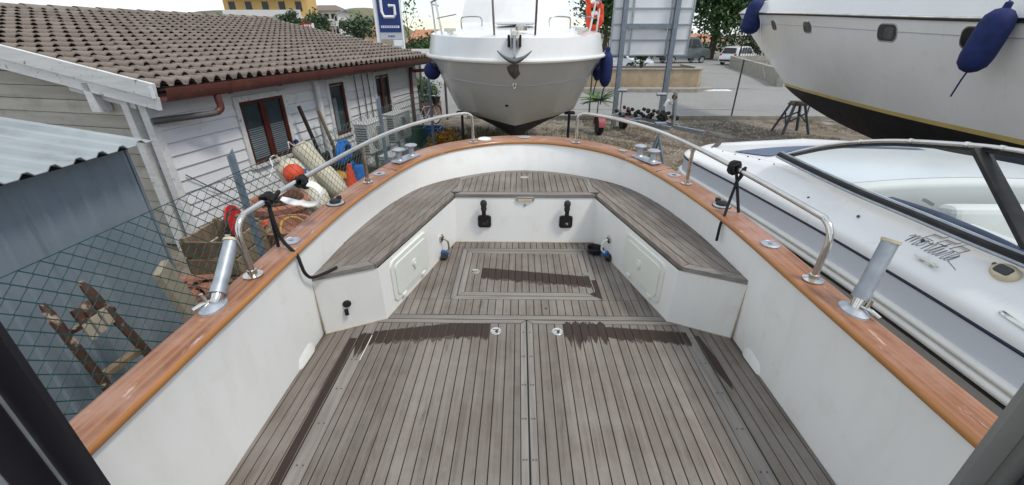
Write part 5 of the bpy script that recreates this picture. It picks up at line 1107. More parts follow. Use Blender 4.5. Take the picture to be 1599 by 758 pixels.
yh = yb([sh_l, md_l, wl_l], 'hull', 'hullw', ang=60); yb([wl_l, w2_l], 'boot_stripe', 'stripe_y'); yb([w2_l, kl_l], 'antifouling', 'antifoul'); yb([[(p[0] * 1.002, p[1], p[2] + .03) for p in sh_l], up_l, dk_l], 'deck', 'hullw', ang=35)
part('rub_rail', 'steel', yacht, lambda m: m.tube(crm([(YX - p[0] * 1.008, p[1] + .01, p[2] + .015) for p in sh_l], 3), .022, 8), smooth=True)
part('rub_rail', 'steel', yacht, lambda m: m.tube(crm([(YX + p[0] * 1.008, p[1] + .01, p[2] + .015) for p in sh_l], 3), .022, 8), smooth=True)
part('rub_strip', 'rubber', yacht, lambda m: m.tube(crm([(YX - p[0] * 1.008, p[1] + .01, p[2] - .02) for p in sh_l], 3), .017, 6), smooth=True)
part('style_line', 'signgrey', yacht, lambda m: m.tube(crm([(YX - (a[0] * .62 + b[0] * .38) * 1.004, a[1] * .62 + b[1] * .38, a[2] * .62 + b[2] * .38) for a, b in zip(sh_l, md_l)], 3), .007, 5))
def hull_pt(y, frac):      # a point on the near topside, frac of the way from sheer to mid line
    S_, M2 = crm(sh_l, 6), crm(md_l, 6); best = None
    for a, b in zip(S_, M2):
        p = a.lerp(b, frac)
        if best is None or abs(p.y - y) < abs(best[0].y - y): best = (p, a, b)
    p, a, b = best; i = [abs((q.lerp(r, frac)).y - p.y) < 1e-6 for q, r in zip(S_, M2)].index(True); j = min(len(S_) - 1, i + 1)
    tng = (S_[j].lerp(M2[j], frac) - p); tng = Vector((-tng.x, tng.y, tng.z)).normalized(); dn = (b - a); dn = Vector((-dn.x, dn.y, dn.z)).normalized(); n = tng.cross(dn).normalized()
    if n.x > 0: n = -n
    up = n.cross(tng).normalized(); up = up if up.z > 0 else -up
    return Vector((YX - p.x, p.y, p.z)), tng, up, n
for y_, w_, h_ in ((14.75, .36, .27), (12.35, .42, .27), (9.35, .52, .30), (7.35, .52, .30)):
    p, tg, up, n = hull_pt(y_, .42)
    f = part('porthole', 'steel', yacht, lambda m: m.ext([p + tg * a + up * b - n * .02 for a, b in rrect(w_ + .05, h_ + .05, .13)], n * .03), bevel=.006)
    part('pane', 'glass', f, lambda m: m.ext([p + tg * a + up * b + n * .0 for a, b in rrect(w_, h_, .115)], n * .014))
    part('inner_frame', 'pipe_grey', f, lambda m: m.ext([p + tg * (a + .06) + up * b + n * .0 for a, b in rrect(w_ * .5, h_ * .72, .07)], n * .017))
p, tg, up, n = hull_pt(13.4, 1.0); part('skin_fitting', 'rubber', yacht, lambda m: m.ball((YX - .52, 12.9, .30), .05)); 
part('hawse_plate', 'pipe_grey', yacht, lambda m: m.ball((YX - .12, 18.9, 1.98), .05, .3, .06, rot=(R(40), 0, R(-18))), smooth=True)
part('bow_line', 'signwhite', yacht, lambda m: m.tube(crm([(YX - 1.02, 15.8, 2.26), (YX - .98, 15.6, 1.6), (YX - .70, 15.2, .3)], 5), .008, 5))
fender('hanging_fender', 'navy oval fender hanging at the bow of the white yacht', at(1186, 0, y=16.4), 1.05, .30, tilt=(0, R(8), 0), line=.35)
fender('hanging_fender', 'big navy fender with trailing cord on the side of the white yacht', at(1572, 12, x=6.85), .86, .195, tilt=(R(4), R(6), 0), line=.5, tail=.35)
M_['trestle_paint'] = pm('trestle_paint', (.065, .075, .09), (.05, .058, .07), scale=8, rough=.55)
def trestle(x, y, ztop, lab):
    t = thing('trestle_stand', lab, 'boat stand', (x, y, G))
    for sx in (-1, 1):
        for sy in (-1, 1): part('leg', 'trestle_paint', t, lambda m: m.beam((x + sx * .42, y + sy * .32, G), (x + sx * .16, y + sy * .12, ztop), .07, .07))
        part('brace', 'trestle_paint', t, lambda m: m.beam((x + sx * .37, y - .26, G + .3), (x + sx * .22, y + .15, ztop - .3), .04, .04))
    for sy in (-1, 1): part('brace', 'trestle_paint', t, lambda m: m.beam((x - .36, y + sy * .26, G + .35), (x + .24, y + sy * .18, ztop - .25), .04, .04))
    part('head_plate', 'trestle_paint', t, lambda m: m.box((x, y, ztop), (.42, .36, .06)))
    part('wood_pad', 'wood_old', t, lambda m: m.box((x, y, ztop + .06), (.38, .3, .06)))
trestle(9.0, 14.15, -.40, 'grey steel trestle under the bow of the white yacht')
for yy in (10.2, 5.6):
    o = part('keel_block', 'wood_red', None, lambda m: m.box((YX, yy, (G - .98) / 2 + (.03 if yy > 8 else 0)), (.5, .8, -G - .98 + .12))); tag(o, 'reddish timber keel block under the yacht %s' % ('forward of its stand' if yy < 8 else 'behind the steel trestle'), 'timber')

# ================================================================== SPEEDBOAT alongside
spd = thing('speedboat', 'white speedboat with curved windscreen and navy trim alongside the teak-railed boat', 'boat', (3.1, 2, G))
near = crm([(2.06, -1.6, 0), (2.06, .4, 0), (2.05, 1.4, 0), (2.035, 1.95, 0), (1.985, 2.6, 0), (1.89, 3.4, 0), (1.80, 4.0, 0), (1.76, 4.36, 0), (1.86, 4.6, 0), (2.15, 4.75, 0), (2.6, 4.82, 0), (3.1, 4.85, 0)], 5)
AX = 3.1
far = [Vector((2 * AX - p.x, p.y, 0)) for p in near]
def inw(i):
    a, b = near[max(0, i - 1)], near[min(len(near) - 1, i + 1)]; t_ = (b - a).normalized(); return Vector((t_.y, -t_.x, 0))
def hfac(y): t_ = min(1, max(0, (y - 2.9) / 1.6)); return 1 - .50 * t_ * t_ * (3 - 2 * t_)
def sec(i, d, z):
    z = z if z < .444 else .444 + (z - .444) * hfac(near[i].y); return near[i] + inw(i) * d + Vector((0, 0, z))
def ring(secs, name, mat, par=spd, i0=0, i1=None, **k):
    m = MB(); i1 = i1 or len(near)
    for mir in (False, True):
        rows = []
        for i in range(i0, i1):
            r = [sec(i, d, z) for d, z in secs]
            if mir: r = [Vector((2 * AX - p.x, p.y, p.z)) for p in r]
            rows.append(r)
        m.grid(rows)
    return m.build(name, mat, par, smooth=True, **k)
hullA = ring([(.75, -1.0), (.5, -.62), (.22, -.2), (.07, .12), (.0, .22)], 'hull', 'hullw', ang=60)
ring([(-.006, .215), (-.03, .225), (-.034, .245), (-.02, .258), (-.005, .262)], 'rub_rail', 'white_plastic', ang=80)
ring([(-.005, .266), (-.024, .272), (-.026, .288), (-.012, .298), (.004, .300)], 'rub_rail', 'white_plastic', ang=80)
ring([(-.002, .19), (-.022, .20), (-.022, .213), (-.002, .216)], 'rub_gasket', 'rubber')
M_['spd_side_shade'] = pm('speedboat_side_shaded', (.60, .62, .66), (.57, .59, .63), scale=1, rough=.28, coat=.2)  # shade on the side facing our boat is mixed into this grey-blue
ring([(.003, .298), (.012, .36), (.010, .428)], 'side_panel', 'spd_side_shade', ang=60)
ring([(.004, .428), (.002, .436), (.006, .444)], 'pin_stripe', pm('navy_tape', (.012, .015, .045), rough=.4))
SH = [(.006, .444), (.004, .47), (.02, .505), (.06, .53), (.11, .565), (.16, .625), (.20, .665), (.235, .68)]
ring(SH, 'shoulder', 'hullw', ang=45)
ci = min(range(len(near)), key=lambda i: abs(near[i].y - 2.75))
def crown(t_, y):
    k = 1 - (2 * t_ - 1) ** 2; return .055 * k
m = MB(); rows = []
for i in range(ci, len(near)):
    a = sec(i, .232, .68); b = Vector((2 * AX - a.x, a.y, a.z)); fall = hfac(near[i].y)
    rows.append([a.lerp(b, t_ / 12) + Vector((0, 0, crown(t_ / 12, 0) * fall)) for t_ in range(13)])
m.grid(rows); m.build('foredeck', 'hullw', spd, smooth=True); rows0 = rows[0]
# side decks round the cockpit and its liner
for mir in (0, 1):
    m = MB(); rows = []
    for i in range(0, ci + 1):
        r = [sec(i, .232, .68), sec(i, .33, .685), sec(i, .345, .65), sec(i, .35, .02)]
        if mir: r = [Vector((2 * AX - p.x, p.y, p.z)) for p in r]
        rows.append(r)
    m.grid(rows); m.build('coaming', 'seatw', spd, smooth=True, ang=50)
cy_ = near[ci].y; cn = sec(ci, .35, 0).x
part('cockpit_sole', 'seatw', spd, lambda m: m.bx(cn - .05, 2 * AX - cn + .05, -1.6, cy_ + .01, -.02, .03))
part('bulkhead', 'seatw', spd, lambda m: m.grid([[p + Vector((0, .004, -.002)) for p in rows0], [p + Vector((0, -.05, -.012)) for p in rows0], [p + Vector((0, -.07, -.05)) for p in rows0], [p + Vector((0, -.03, -.25)) for p in rows0], [Vector((p.x, p.y, .02)) for p in rows0]]), smooth=True, ang=60)
# seats
part('seat_roll', 'seatw', spd, lambda m: m.tube(crm([(2.62, 2.25, .52), (2.63, 1.9, .53), (2.66, 1.5, .52)], 5), .10, 14), smooth=True)
part('seat', 'seatw', spd, lambda m: m.bx(2.60, 3.9, 1.05, 2.2, .03, .44), bevel=.05, segs=3)
part('seat_back', 'seatw', spd, lambda m: m.box((3.2, 2.38, .50), (1.2, .14, .36), (R(-12), 0, 0)), bevel=.05, segs=3)
part('lounge_cushion', 'navyvinyl', spd, lambda m: m.tube(crm([(2.40, 2.62, .61), (2.41, 2.3, .635), (2.43, 1.95, .63), (2.45, 1.7, .60)], 5), [.03] + [.055] * 14 + [.03], 12), smooth=True)
part('pole', 'galv', spd, lambda m: m.tube([(2.72, 1.72, .3), (2.70, 1.78, .9)], .016, 10), smooth=True)
part('cable', 'navyvinyl', spd, lambda m: m.tube(crm([(2.40, 1.95, .66), (2.55, 1.85, .655), (2.75, 1.75, .64), (3.0, 1.7, .58)], 5), .006, 6))
part('door_catch', 'galv', spd, lambda m: m.box((2.74, cy_ - .1, .60), (.08, .02, .02), (0, R(25), 0)))
# navy graphic inlaid on the foredeck (curved sheet 4 mm proud)
def deck_pt(x, y):
    j = max([q for q in range(len(rows_fd) - 1) if rows_fd[q][0].y <= y] or [0]); f_ = (y - rows_fd[j][0].y) / max(1e-6, rows_fd[j + 1][0].y - rows_fd[j][0].y); best = [rows_fd[j][0].lerp(rows_fd[j + 1][0], f_), rows_fd[j][1].lerp(rows_fd[j + 1][1], f_)]; a, b = best; t_ = min(1, max(0, (x - a.x) / (b.x - a.x))); fall = hfac(y)
    return Vector((x, y, best[0].z + crown(t_, 0) * fall + .008))
rows_fd = rows
rows_fd = [[sec(i, .232, .68), Vector((2 * AX - sec(i, .232, .68).x, sec(i, .232, .68).y, sec(i, .232, .68).z))] for i in range(ci, len(near))]
xs_ = [2.07 + (3.95 - 2.07) * (q / 30) ** 1.5 for q in range(31)]
hi_ = lambda x: 3.99 + .20 * math.sin(min(1, (x - 2.07) / 1.0) * math.pi / 2)
lo_ = lambda x: 3.97 - .33 * (x - 2.07) / .14 if x < 2.21 else 3.64 + .42 * math.sin(min(1, (x - 2.21) / .95) * math.pi / 2)
part('deck_graphic', 'navygel', spd, lambda m: m.grid([[deck_pt(x, hi_(x) * (1 - k / 6) + lo_(x) * k / 6) for k in range(7)] for x in xs_]), smooth=True)
part('bow_plate', 'pipe_grey', spd, lambda m: m.box((2.02, 4.30, .575), (.12, .05, .012), (0, R(-30), R(30))))
# windscreen: near-side pane between sill and header, with a raked black mullion
sill = [(2.12, 3.36, .715), (2.14, 3.0, .70), (2.165, 2.55, .69), (2.20, 2.15, .69), (2.22, 1.85, .69), (2.25, 1.5, .69), (2.27, .6, .69)]
head = [(2.13, 3.34, .735), (2.215, 3.0, .895), (2.265, 2.62, 1.012), (2.30, 2.23, 1.085), (2.315, 1.95, 1.118), (2.33, 1.5, 1.135), (2.34, .6, 1.145)]
S1, H1 = crm(sill, 5), crm(head, 5)
ws = part('windscreen', 'screen', spd, lambda m: m.grid([[a + Vector((.0, 0, .01)), b] for a, b in zip(S1, H1)]), smooth=True)
part('sill_frame', 'rubber', ws, lambda m: m.tube([p + Vector((-.008, 0, .014)) for p in S1], .027, 8), smooth=True)
part('sill_trim', 'galv', ws, lambda m: m.tube([p + Vector((-.03, 0, .006)) for p in S1], .010, 6), smooth=True)
part('sill_trim', 'galv', ws, lambda m: m.tube([p + Vector((.0, 0, .040)) for p in S1], .009, 6), smooth=True)
part('header_rail', 'steel', ws, lambda m: m.tube(H1, .014, 10), smooth=True)
part('header_gasket', 'rubber', ws, lambda m: m.tube([p + Vector((.002, 0, -.021)) for p in H1], .011, 6))
for k in (8, 12, 16, 19, 22): part('rail_clip', 'steel', ws, lambda m: m.tube([H1[k] + Vector((0, .012, 0)), H1[k] + Vector((0, -.012, 0))], .0165, 10))
part('mullion', 'rubber', ws, lambda m: m.beam(at(1530, 234, x=2.30), at(1612, 390, x=2.21), .02, .075, (1, 0, 0)))
# studs, lettering, cleat, light
def on_side(y, k):         # k from 0 (shoulder edge) to 1 (sill edge) on the sloping shoulder
    i = min(range(len(near)), key=lambda q: abs(near[q].y - y)); j = min(len(SH) - 1, int(k * (len(SH) - 1))); f_ = k * (len(SH) - 1) - j
    a = SH[j]; b = SH[min(len(SH) - 1, j + 1)]; d, z = a[0] + (b[0] - a[0]) * f_, a[1] + (b[1] - a[1]) * f_
    p = sec(i, d, z); q = near[i]; p.y += (y - q.y); dd = Vector((b[0] - a[0], 0, b[1] - a[1]))
    if dd.length < 1e-6: dd = Vector((.06, 0, .05))
    dd.normalize(); n = Vector((-dd.z, 0, dd.x)); return p, dd, n
for y_ in (4.25, 4.05, 3.86, 3.7, 3.55, 3.36): 
    p, dd, n = on_side(y_, .93); part('snap_stud', 'pipe_grey', spd, lambda m: m.ball(p, .008))
for y_, k in ((2.82, .55), (2.42, .62), (2.03, .68), (1.72, .78)):
    p, dd, n = on_side(y_, k); part('snap_stud', 'pipe_grey', spd, lambda m: m.ball(p + n * .003, .009))
cur = [(-.3, .6), (0, .95), (.1, 0), (.15, .7), (.4, 1), (.5, .1), (.55, .7), (.8, 1), (.9, .1), (1.05, .05), (1.35, .9), (1.15, .5), (1.35, .05), (1.6, .5), (1.4, .95), (1.8, .75), (1.95, .95), (2.0, 0), (2.05, .7), (2.3, 1), (2.4, .1), (2.55, .1),
       (2.85, 1.7), (2.75, .2), (2.95, .05), (3.15, .95), (3.15, .2), (3.35, .05), (3.55, .9), (3.55, .15), (3.7, .1), (3.9, .9), (4.0, 1.05), (4.1, .85), (4.05, .1), (4.25, .1), (4.75, .85), (4.45, .95), (4.35, .3), (4.6, .05), (4.8, .9), (4.8, .15), (5.1, .05), (6.2, -.25)]
LT = at(1414, 384, z=.585); 
pO, ddO, nO = on_side(2.10, .66)
O_ = pO + nO * .004; e1 = Vector((0.02, -1, 0)).normalized(); e2 = ddO
sc = .044
def shoulder_pt(y, k):     # smooth version of on_side, for lettering that lies on the curved shoulder
    i = max([q for q in range(len(near) - 1) if near[q].y <= y] or [0]); f_ = (y - near[i].y) / max(1e-6, near[i + 1].y - near[i].y)
    k = min(.999, k); j = int(k * (len(SH) - 1)); g_ = k * (len(SH) - 1) - j; a, b = SH[j], SH[j + 1]; d, z = a[0] + (b[0] - a[0]) * g_, a[1] + (b[1] - a[1]) * g_
    dd = Vector((b[0] - a[0], 0, b[1] - a[1])).normalized(); return sec(i, d, z).lerp(sec(i + 1, d, z), f_) + Vector((-dd.z, 0, dd.x)) * .0025
def wr(x, y): return shoulder_pt(2.10 - (x * 1.12 + y * .45) * sc, .60 + y * sc * 2.4)
let = part('lettering', 'print_grey', spd, lambda m: (m.tube(crm([wr(x, y) for x, y in cur], 4), .0013, 4), m.tube([wr(2.45, 1.15), wr(3.15, 1.2)], .0013, 4)))
def dig(m, pts, x0): m.tube([wr(x0 + x * .95, 1.0 + y * .95) for x, y in pts], .0018, 4)
two = [(0, 1.9), (1.0, 1.9), (1.05, 1.05), (0.05, 1.0), (0, .1), (1.0, .1)]; six = [(1.0, 1.9), (.05, 1.9), (0, .1), (1.0, .1), (1.05, 1.0), (.05, 1.0)]
for k, dg in enumerate((two, two, six)): part('number', 'pipe_grey', spd, lambda m: dig(m, dg, .75 + k * 1.35))
cl = part('side_cleat', 'steel', spd, lambda m: m.tube([O_ + e1 * .13 - e2 * .075 + nO * .02, O_ + e1 * .26 - e2 * .078 + nO * .02], .006, 8), smooth=True)
for k in (.165, .225): part('cleat_foot', 'steel', cl, lambda m: m.lathe([(.016, .0), (.014, .006), (.006, .018)], O_ + e1 * k - e2 * .08, 12, nO.to_track_quat('Z', 'Y').to_matrix()), smooth=True)
pN, dN, nN = on_side(1.66, .74); rN = Matrix((Vector((0, 1, 0)), dN, nN)).transposed()
nl = part('side_light', 'cream', spd, lambda m: m.lathe([(.052, 0), (.05, .014), (.04, .024), (.01, .026)], pN, 22, rN, 1.15, .8), smooth=True)
part('lens', 'glass', nl, lambda m: m.ext([pN + Vector((0, a, 0)) + dN * b + nN * .022 for a, b in rrect(.066, .042, .012)], nN * .008), bevel=.003)
pS, dS, nS = on_side(1.2, .28)
part('side_trim', 'steel', spd, lambda m: m.tube(crm([on_side(1.52, .40)[0] + nS * .002, on_side(1.46, .38)[0] + nS * .008, on_side(1.3, .36)[0] + nS * .012, on_side(.9, .34)[0] + nS * .012], 4), [.002] + [.012] * 12, 8), smooth=True)
for yy in (4.0, 0.2):
    o = part('keel_block', 'wood_old', None, lambda m: m.box((AX, yy, (G - .75) / 2), (1.6, .3, -G - .75))); tag(o, 'timber support under the speedboat %s' % ('bow' if yy > 2 else 'stern'), 'timber')

# ================================================================== BILLBOARD, TRAILER, ROADSIDE
BY = 15.35
bb = thing('billboard', 'large billboard seen from behind, white panels on grey steel posts', 'billboard', (4.3, BY, G))
x0_, x1_, z0_ = 3.06, 5.62, .99
for i in range(5):
    for j in range(3):
        xs = (x0_, x0_ + .62, x0_ + 1.82, x1_); part('panel', 'signwhite', bb, lambda m: m.bx(xs[j] + .015, xs[j + 1] - .015, BY + .09, BY + .12, z0_ + i * .46 + .012, z0_ + (i + 1) * .46 - .012))
for i in range(6): part('cross_rail', 'galv', bb, lambda m: m.bx(x0_ - .02, x1_ + .02, BY + .055, BY + .088, z0_ + i * .46 - .02, z0_ + i * .46 + .02))
for x_ in (x0_ - .025, x0_ + .62, x0_ + 1.82, x1_ - .015): part('frame_upright', 'galv', bb, lambda m: m.bx(x_ - .012, x_ + .03, BY + .05, BY + .086, z0_ - .03, z0_ + 2.33))
for x_ in (3.40, 5.05): part('post', 'paint_grey', bb, lambda m: (m.bx(x_ - .075, x_ + .075, BY - .10, BY - .085, G, 3.3), m.bx(x_ - .075, x_ + .075, BY + .03, BY + .045, G, 3.3), m.bx(x_ - .012, x_ + .012, BY - .085, BY + .03, G, 3.3)))
part('cross_beam', 'paint_grey', bb, lambda m: m.bx(3.48, 4.97, BY - .05, BY + .02, 1.78, 1.93))
# boat trailer
tr = thing('boat_trailer', 'galvanised boat trailer with black rollers and faded red mudguards below the billboard', 'trailer', (3.4, 13, G))
A_, B_2 = Vector((2.75, 13.9, G + .55)), Vector((4.35, 12.2, G + .5))
d_ = (B_2 - A_).normalized(); n_ = Vector((-d_.y, d_.x, 0))
for s_ in (0, .95): part('chassis_beam', 'galv', tr, lambda m: m.beam(A_ + n_ * s_, B_2 + n_ * (s_ * .5), .08, .12), bevel=.01)
for k in (.05, .4, .75): part('cross_member', 'galv', tr, lambda m: m.beam(A_.lerp(B_2, k) - n_ * .0, A_.lerp(B_2, k) + n_ * (.95 - .4 * k), .07, .08))
part('light_board', 'signgrey', tr, lambda m: m.beam(A_.lerp(B_2, .28) - n_ * .05, A_.lerp(B_2, .52) - n_ * .05, .02, .11))
for s_ in (-.2, 1.15):
    wc = A_ + n_ * s_ + Vector((0, 0, 0)); wc.z = G + .28; rot = d_.to_track_quat('Z', 'Y').to_matrix()
    nw = Vector((1, .12, 0)).normalized(); dw = Vector((-.12, 1, 0)).normalized(); rotw = nw.to_track_quat('Z', 'Y').to_matrix()
    w_ = part('wheel', 'rubber', tr, lambda m: m.lathe([(.17, -.08), (.26, -.08), (.28, -.05), (.28, .05), (.26, .08), (.17, .08)], wc, 24, rotw), smooth=True)
    part('rim', 'galv', w_, lambda m: m.lathe([(.17, -.06), (.08, -.05), (.08, .05), (.17, .06)], wc, 18, rotw), smooth=True)
    part('mudguard', 'pink', tr, lambda m: m.grid([[wc + nw * q + dw * (.33 * math.cos(R(a))) + Vector((0, 0, .33 * math.sin(R(a)))) for a in range(0, 181, 20)] for q in (-.11, .11)]), smooth=True)
rr = random.Random(8)
for k in range(46):
    c = A_.lerp(B_2, rr.uniform(.12, .95)) + n_ * rr.uniform(.15, .75) + Vector((0, 0, .10 + rr.uniform(0, .22)))
    part('roller', 'rubber', tr, lambda m: m.lathe([(.02, -.05), (.05, -.045), (.055, 0), (.05, .045), (.02, .05)], c, 10, (R(rr.uniform(60, 120)), 0, rr.uniform(0, 3))), smooth=True)
wp = Vector((4.52, 12.5, G + .5))
part('winch_post', 'galv', tr, lambda m: m.beam(wp, wp + Vector((-.05, .1, .95)), .09, .09), bevel=.01); part('winch', 'wood_red', tr, lambda m: m.lathe([(.06, -.05), (.06, .05)], wp + Vector((-.08, .05, .82)), 14, (0, R(90), .4)))
part('bow_stop', 'signwhite', tr, lambda m: m.tube(crm([wp + Vector((-.3, .1, .55)), wp + Vector((-.22, .1, .7)), wp + Vector((-.1, .1, .62))], 4), .05, 8), smooth=True)
for c in (Vector((3.35, 14.3, G + .55)), Vector((4.3, 13.3, G + .55))): part('guide_post', 'galv', tr, lambda m: m.tube([c, c + Vector((0, 0, .75))], .025, 8).tube([c + Vector((-.14, 0, .75)), c + Vector((.14, 0, .75))], .05, 8))
part('drawbar', 'galv', tr, lambda m: m.beam(B_2 + n_ * .25, B_2 + d_ * .9 + n_ * .2, .09, .11))
# grey tripod prop close beyond the cap rail
t = thing('boat_prop', 'grey steel tripod prop standing beyond the cleat near the trailer', 'boat stand', (2.85, 8.6, G))
for a in (80, 200, 320): part('leg', 'paint_grey', t, lambda m: m.beam((2.85 + .36 * math.cos(R(a)), 8.6 + .36 * math.sin(R(a)), G), (2.85, 8.6, G + 1.05), .045, .045))
part('screw', 'galv', t, lambda m: m.tube([(2.85, 8.6, G + .95), (2.85, 8.6, G + 1.3)], .02, 8)); part('head_plate', 'paint_grey', t, lambda m: m.box((2.85, 8.6, G + 1.31), (.22, .18, .03)))

# ------------------------------------------------------------------ plants
def leafcloud(m, c, rx, ry, rz, n, s, rnd, clumps=18):
    cl = []
    for k in range(clumps):
        u = rnd.uniform(-1, 1); a = rnd.uniform(0, 6.283); q = rnd.uniform(.35, .95); sr = math.sqrt(1 - u * u); cl.append(Vector((c[0] + rx * q * sr * math.cos(a), c[1] + ry * q * sr * math.sin(a), c[2] + rz * q * u)))
    for i in range(n):
        b = rnd.choice(cl); sp = min(rx, rz) * .36; p = b + Vector((rnd.gauss(0, sp), rnd.gauss(0, sp), rnd.gauss(0, sp * .8)))
        a = Vector((rnd.uniform(-1, 1), rnd.uniform(-1, 1), rnd.uniform(-1, 1))).normalized(); b_ = a.cross(Vector((rnd.uniform(-1, 1), rnd.uniform(-1, 1), rnd.uniform(-1, 1)))).normalized(); q = s * rnd.uniform(.6, 1.3)
        m.add([p - a * q, p + b_ * q * .55, p + a * q, p - b_ * q * .55], [(0, 1, 2, 3)])
def tree(name, label, base, h, r, n, s, mat='leaf', trunk=.25, seed=1, rzf=.42, group=None, crown_lo=.35):
    rnd = random.Random(seed); t = thing(name, label, 'tree' if h > 1.6 else 'shrub', base, 0, group); b = Vector(base)
    part('trunk', 'bark', t, lambda m: [m.tube(crm([b, b + Vector((r * .05, 0, h * .3)), b + Vector((-r * .04, r * .03, h * .7))], 4), [trunk * (1 - .085 * k) for k in range(9)], 8)] + [m.tube([b + Vector((0, 0, h * (.32 + .06 * k))), b + Vector((r * .6 * math.cos(k * 2.2), r * .6 * math.sin(k * 2.2), h * (.55 + .06 * k)))], [trunk * .4, trunk * .12], 6) for k in range(6)], smooth=True)
    m = MB(); leafcloud(m, (b.x, b.y, b.z + h * (1 + crown_lo) / 2), r, r, h * (1 - crown_lo) / 2, n, s, rnd, 26); m.build('crown', mat, t)
    return t
tree('shade_tree', 'tall dark green tree rising behind the parked white hatchback', (21.6, 52, -.9), 12.5, 3.5, 13000, .21, 'leaf', .45, 2, crown_lo=.10)
tree('shade_tree', 'dark tree with low crown behind the bow of the white yacht', (30.5, 55, -.9), 8.0, 4.0, 10000, .20, 'leaf', .3, 3, crown_lo=.12)
tree('shade_tree', 'broad dark tree behind the lifebuoys and the billboard edge', (8.6, 47, -.9), 9.2, 2.6, 7000, .19, 'leaf', .3, 4, crown_lo=.25)
tree('small_tree', 'thin young tree with sparse leaves beside the tall sign', (-8.6, 36, -.9), 5.6, 1.2, 110, .14, 'leaf2', .06, 5, crown_lo=.45)
def bush(name, label, c, rx, ry, rz, n, s, mat, seed, group=None):
    t = thing(name, label, 'bush', (c[0], c[1], c[2]), 0, group); rnd = random.Random(seed)
    part('stem', 'bark', t, lambda m: [m.tube([(c[0], c[1], c[2]), (c[0] + rx * .4 * math.cos(k * 1.6), c[1] + ry * .4 * math.sin(k * 1.6), c[2] + rz)], [.03 + rz * .02, .01], 5) for k in range(4)])
    m = MB(); leafcloud(m, (c[0], c[1], c[2] + rz), rx, ry, rz, n, s, rnd, 20); m.build('foliage', mat, t); return t
bush('green_shrub', 'round green bush growing in the terracotta trough', (-3.9, 17.6, G + .48), .62, .35, .45, 1500, .06, 'leaf2', 6)
bush('yard_weeds', 'dark green weeds under the cruiser bow', (-.75, 9.2, G), .7, .8, .22, 1500, .05, 'leaf', 7)
bush('yard_weeds', 'yellowish dry weeds beside the green bin', (-2.1, 11.6, G), .5, .7, .24, 900, .045, 'yellow_rubber', 8)
# young palm-like plant by the trailer
pp = thing('leafy_plant', 'young plant with spreading long leaflets standing left of the billboard post', 'plant', (2.55, 14.1, G))
part('stem', 'bark', pp, lambda m: m.tube([(2.55, 14.1, G), (2.57, 14.1, G + 1.02)], [.025, .015], 6))
rp = random.Random(3)
for k in range(15):
    a = k * 2.4; el = rp.uniform(-.1, .9); ln = rp.uniform(.45, .65); dr = Vector((math.cos(a) * math.cos(el), math.sin(a) * math.cos(el), math.sin(el)))
    P_ = [Vector((2.57, 14.1, G + 1.0)) + dr * (ln * q) + Vector((0, 0, -.28 * q * q * ln)) for q in [j / 8 for j in range(9)]]
    def fr(m):
        m.tube(P_, .006, 4)
        for j in range(1, 9):
            sd2 = dr.cross(Vector((0, 0, 1))).normalized()
            for sg in (-1, 1):
                q0 = P_[j]; q1 = q0 + sd2 * sg * .15 + dr * .09 + Vector((0, 0, -.05)); w2 = dr * .032; m.add([q0, q0 + (q1 - q0) * .5 + w2, q1, q0 + (q1 - q0) * .5 - w2], [(0, 1, 2, 3)])
    part('frond', 'leaf2', pp, fr)
# ------------------------------------------------------------------ low walls beyond the road
w1 = thing('planter_wall', 'stained tan rendered low wall across the road behind the billboard', 'wall', (5, 24.5, gz(24.5)))
zb = gz(24.2)
part('wall_face', 'render', w1, lambda m: m.prism([(.5, 24.2), (9.7, 24.2), (10.4, 25.6), (10.4, 28.5), (10.1, 28.5), (10.1, 25.7), (9.5, 24.5), (.5, 24.5)], zb - .1, zb + 1.0), bevel=.02)
part('coping', 'concrete', w1, lambda m: m.prism([(.45, 24.15), (9.73, 24.15), (10.45, 25.58), (10.45, 28.5), (10.05, 28.5), (10.05, 25.73), (9.47, 24.55), (.45, 24.55)], zb + 1.001, zb + 1.05))
part('soil', 'bark', w1, lambda m: m.prism([(.5, 24.52), (9.45, 24.52), (10.08, 25.72), (10.08, 28.45), (.5, 28.45)], zb - .05, zb + .93))
part('pavement_edge', 'concrete', w1, lambda m: m.prism([(-1, 23.2), (9.3, 23.2), (10.6, 24.2), (10.4, 25.4), (9.75, 24.15), (-1, 24.15)], zb - .15, zb + .14), bevel=.02)
bush('planter_tree', 'trunk-like dark shrub standing on the tan wall by the billboard', (7.0, 26, zb + .93), .5, .5, .8, 500, .1, 'leaf', 9)
wa, wb2 = Vector((18.6, 40.0, -.95)), Vector((14.6, 25.0, -1.1))
w2 = thing('concrete_wall', 'stained grey concrete wall beside the parking lot below the white hatchback', 'wall', tuple(wb2))
part('wall_face', 'concrete', w2, lambda m: m.beam(wa + Vector((0, 0, .42)), wb2 + Vector((.0, 0, .5)), .3, 1.0))
part('wall_return', 'concrete', w2, lambda m: m.beam(wa + Vector((.0, .2, .42)), wa + Vector((14, 1.2, .42)), .3, .98))
gt = thing('iron_gate', 'dark iron bar gate standing open in front of the white hatchback', 'gate', (19.6, 40.6, -.9))
part('gate_frame', 'rubber', gt, lambda m: (m.tube([(19.4, 40.6, -.5), (19.5, 40.6, 1.7), (20.8, 40.6, 2.2), (21.0, 40.6, 2.2), (21.0, 40.6, -.5)], .05, 6), m.tube([(17.4, 40.6, 1.5), (20.9, 40.6, 1.55)], .045, 6)))
for k in range(7): part('bar', 'rubber', gt, lambda m: m.tube([(19.5 + k * .22, 40.6, -.45), (19.5 + k * .22, 40.6, .95)], .022, 5))
